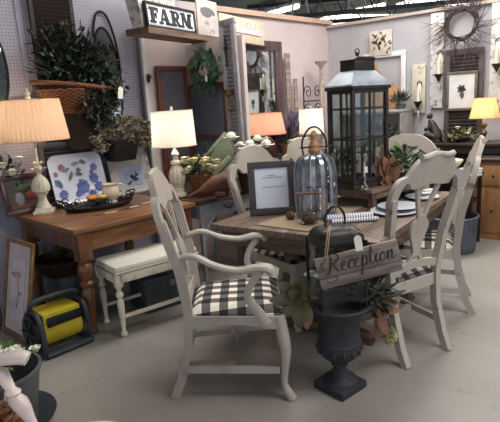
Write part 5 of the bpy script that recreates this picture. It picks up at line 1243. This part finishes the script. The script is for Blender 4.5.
# statue
t = thing('seated_statue', 'dark bronze statue of a seated robed figure on the dresser', 'statue', tuple(W(1.52, DZ, .34)), WB)
ST = M('dark_bronze', (52, 40, 36), (34, 26, 24), scale=20, rough=.5, metal=.3, bump=.3)
b = MB(); b.box((0, 0, .012), (.20, .15, .024), bev=.006)
b.build('base', ST, t)
b = MB(); b.tube(catmull([(.02, 0, .02), (.035, 0, .08), (.01, 0, .15), (-.02, 0, .22), (-.035, -.005, .26)], 5), [.075, .075, .06, .05, .035, .018], 14)
b.ell((-.048, -.01, .295), (.024, .025, .03)); b.ell((-.035, .005, .30), (.03, .032, .032))
b.tube(catmull([(.03, -.04, .06), (-.04, -.06, .085), (-.075, -.05, .06), (-.075, -.05, .02)], 5), [.04, .034, .028, .025], 10)
b.tube(catmull([(-.02, -.04, .22), (-.03, -.07, .16), (-.065, -.06, .14), (-.08, -.02, .16)], 5), [.022, .018, .015, .012], 8)
b.tube(catmull([(-.01, .045, .22), (.02, .07, .15), (-.03, .06, .11)], 5), [.022, .02, .014], 8)
b.build('figure', ST, t)
# flower arrangement
t = thing('flower_dish', 'low dish of cream and green flowers before the framed botanical print', 'flowers', tuple(W(1.80, DZ, .30)), WB)
MB().lathe([(.06, 0), (.12, .03), (.13, .04), (.1, .03)], (0, 0, 0), 20).build('dish', ST, t)
b = MB(); rd = random.Random(121); bush(b, (0, 0, .06), (.16, .08, .04), 80, .09, .03, 122); b.build('leaves', M('olive_green_leaf', (110, 112, 62), (70, 72, 38), scale=9, rough=.5), t)
b = MB()
for x, z, r in [(-.01, .15, .035), (.1, .08, .035), (.14, .05, .03), (-.09, .06, .03), (.03, .07, .03)]: petals(b, (x, -.03, z), r)
b.build('blossoms', PETW, t)
# yellow lamp
t = thing('table_lamp', 'brass candlestick lamp with glowing yellow shade on the dresser', 'lamp', tuple(W(2.06, DZ, .30)), WB)
MB().lathe([(.06, 0), (.062, .012), (.03, .03), (.018, .05), (.03, .08), (.04, .10), (.018, .125), (.015, .15), (.035, .18), (.03, .195), (.014, .2)], (0, 0, 0), 24).build('base', M('aged_brass', (150, 124, 84), (104, 80, 50), scale=20, rough=.35, metal=.7), t)
MB().lathe([(.022, 0), (.022, .07), (.01, .075)], (0, 0, .2), 16).build('candle_sleeve', CREAM, t)
MB().tube([(0, 0, .27), (0, 0, .46)], .005, 8).build('stem', IRON, t)
lamp_shade(t, .155, .105, .26, .47, GLOWY)
bulb(t, .36, 22, (1, .84, .6))
# pine chest, bin, side table, bowl
t = thing('pine_cupboard', 'honey pine cupboard at the right edge behind the ribbed tub', 'cabinet', (2.42, 4.98, 0), radians(-38))
HP = M('honey_pine', (152, 110, 70), (124, 84, 50), scale=3, rough=.45, stretch=(6, 6, 1))
MB().box((.25, .14, .40), (.9, .28, .8)).build('carcass', HP, t); MB().box((.25, .13, .815), (.94, .32, .03), bev=.004).build('top', DARKW, t)
for i in range(2):
    for j, (z, h) in enumerate(((.66, .2), (.30, .46))):
        d = MB().box((.05+i*.42, -.005, z), (.39, .02, h), bev=.008).build('door' if j else 'drawer', HP, t); MB().ell((.05+i*.42, -.02, z), .013).build('knob', IRON, d)
price_tag((2.50, 4.85, .62), radians(-38), 'white price card on the honey pine cupboard at the right edge', .06)
t = thing('ribbed_tub', 'blue-grey corrugated metal tub on the floor at the right', 'tub', (1.94, 4.70, 0))
MB().lathe([(.21, 0), (.22, .01), (.24, .33), (.25, .335), (.25, .35), (.23, .35), (.2, .03), (.02, .02)], (0, 0, 0), 96, flute=.025, nf=24).build('tub_body', M('tub_blue_grey', (86, 90, 102), (66, 70, 84), scale=6, rough=.45, metal=.4), t)
MB().tube([(.245*cos(i*pi/16), .245*sin(i*pi/16), .345) for i in range(32)], .008, 8, closed=True).build('rim', GALV, t)
t = thing('black_side_table', 'black side table with lower shelf behind the near dining chair', 'table', (1.98, 4.95, 0), radians(-38))
MB().box((0, 0, .70), (.62, .4, .03)).build('table_top', BLACK, t); MB().box((0, 0, .45), (.56, .34, .02)).build('shelf', BLACK, t)
for sx in (-1, 1):
    for sy in (-1, 1): MB().box((sx*.28, sy*.17, .345), (.035, .035, .69)).build('leg', BLACK, t)
t = thing('mixing_bowl', 'cream mixing bowl on the black side table behind the near dining chair', 'bowl', (1.95, 4.88, .717))
MB().lathe([(.06, 0), (.065, .01), (.11, .06), (.15, .12), (.158, .128), (.158, .142), (.148, .142), (.1, .06), (.02, .02)], (0, 0, 0), 36).build('bowl_body', M('cream_bowl', (222, 212, 184), rough=.3), t)
for i, lab in enumerate(['bottom folded white linen on the black side table', 'middle folded white linen of the stack on the black side table', 'top folded white linen of the stack on the black side table']):
    tag(MB().box((.01*i, .005*i, .012), (.2-.01*i, .13, .024), bev=.009).build('folded_linen', WHITE, loc=(2.10, 4.70, .716+.025*i), rz=.2), lab, 'linen', 'folded linens on the black side table')
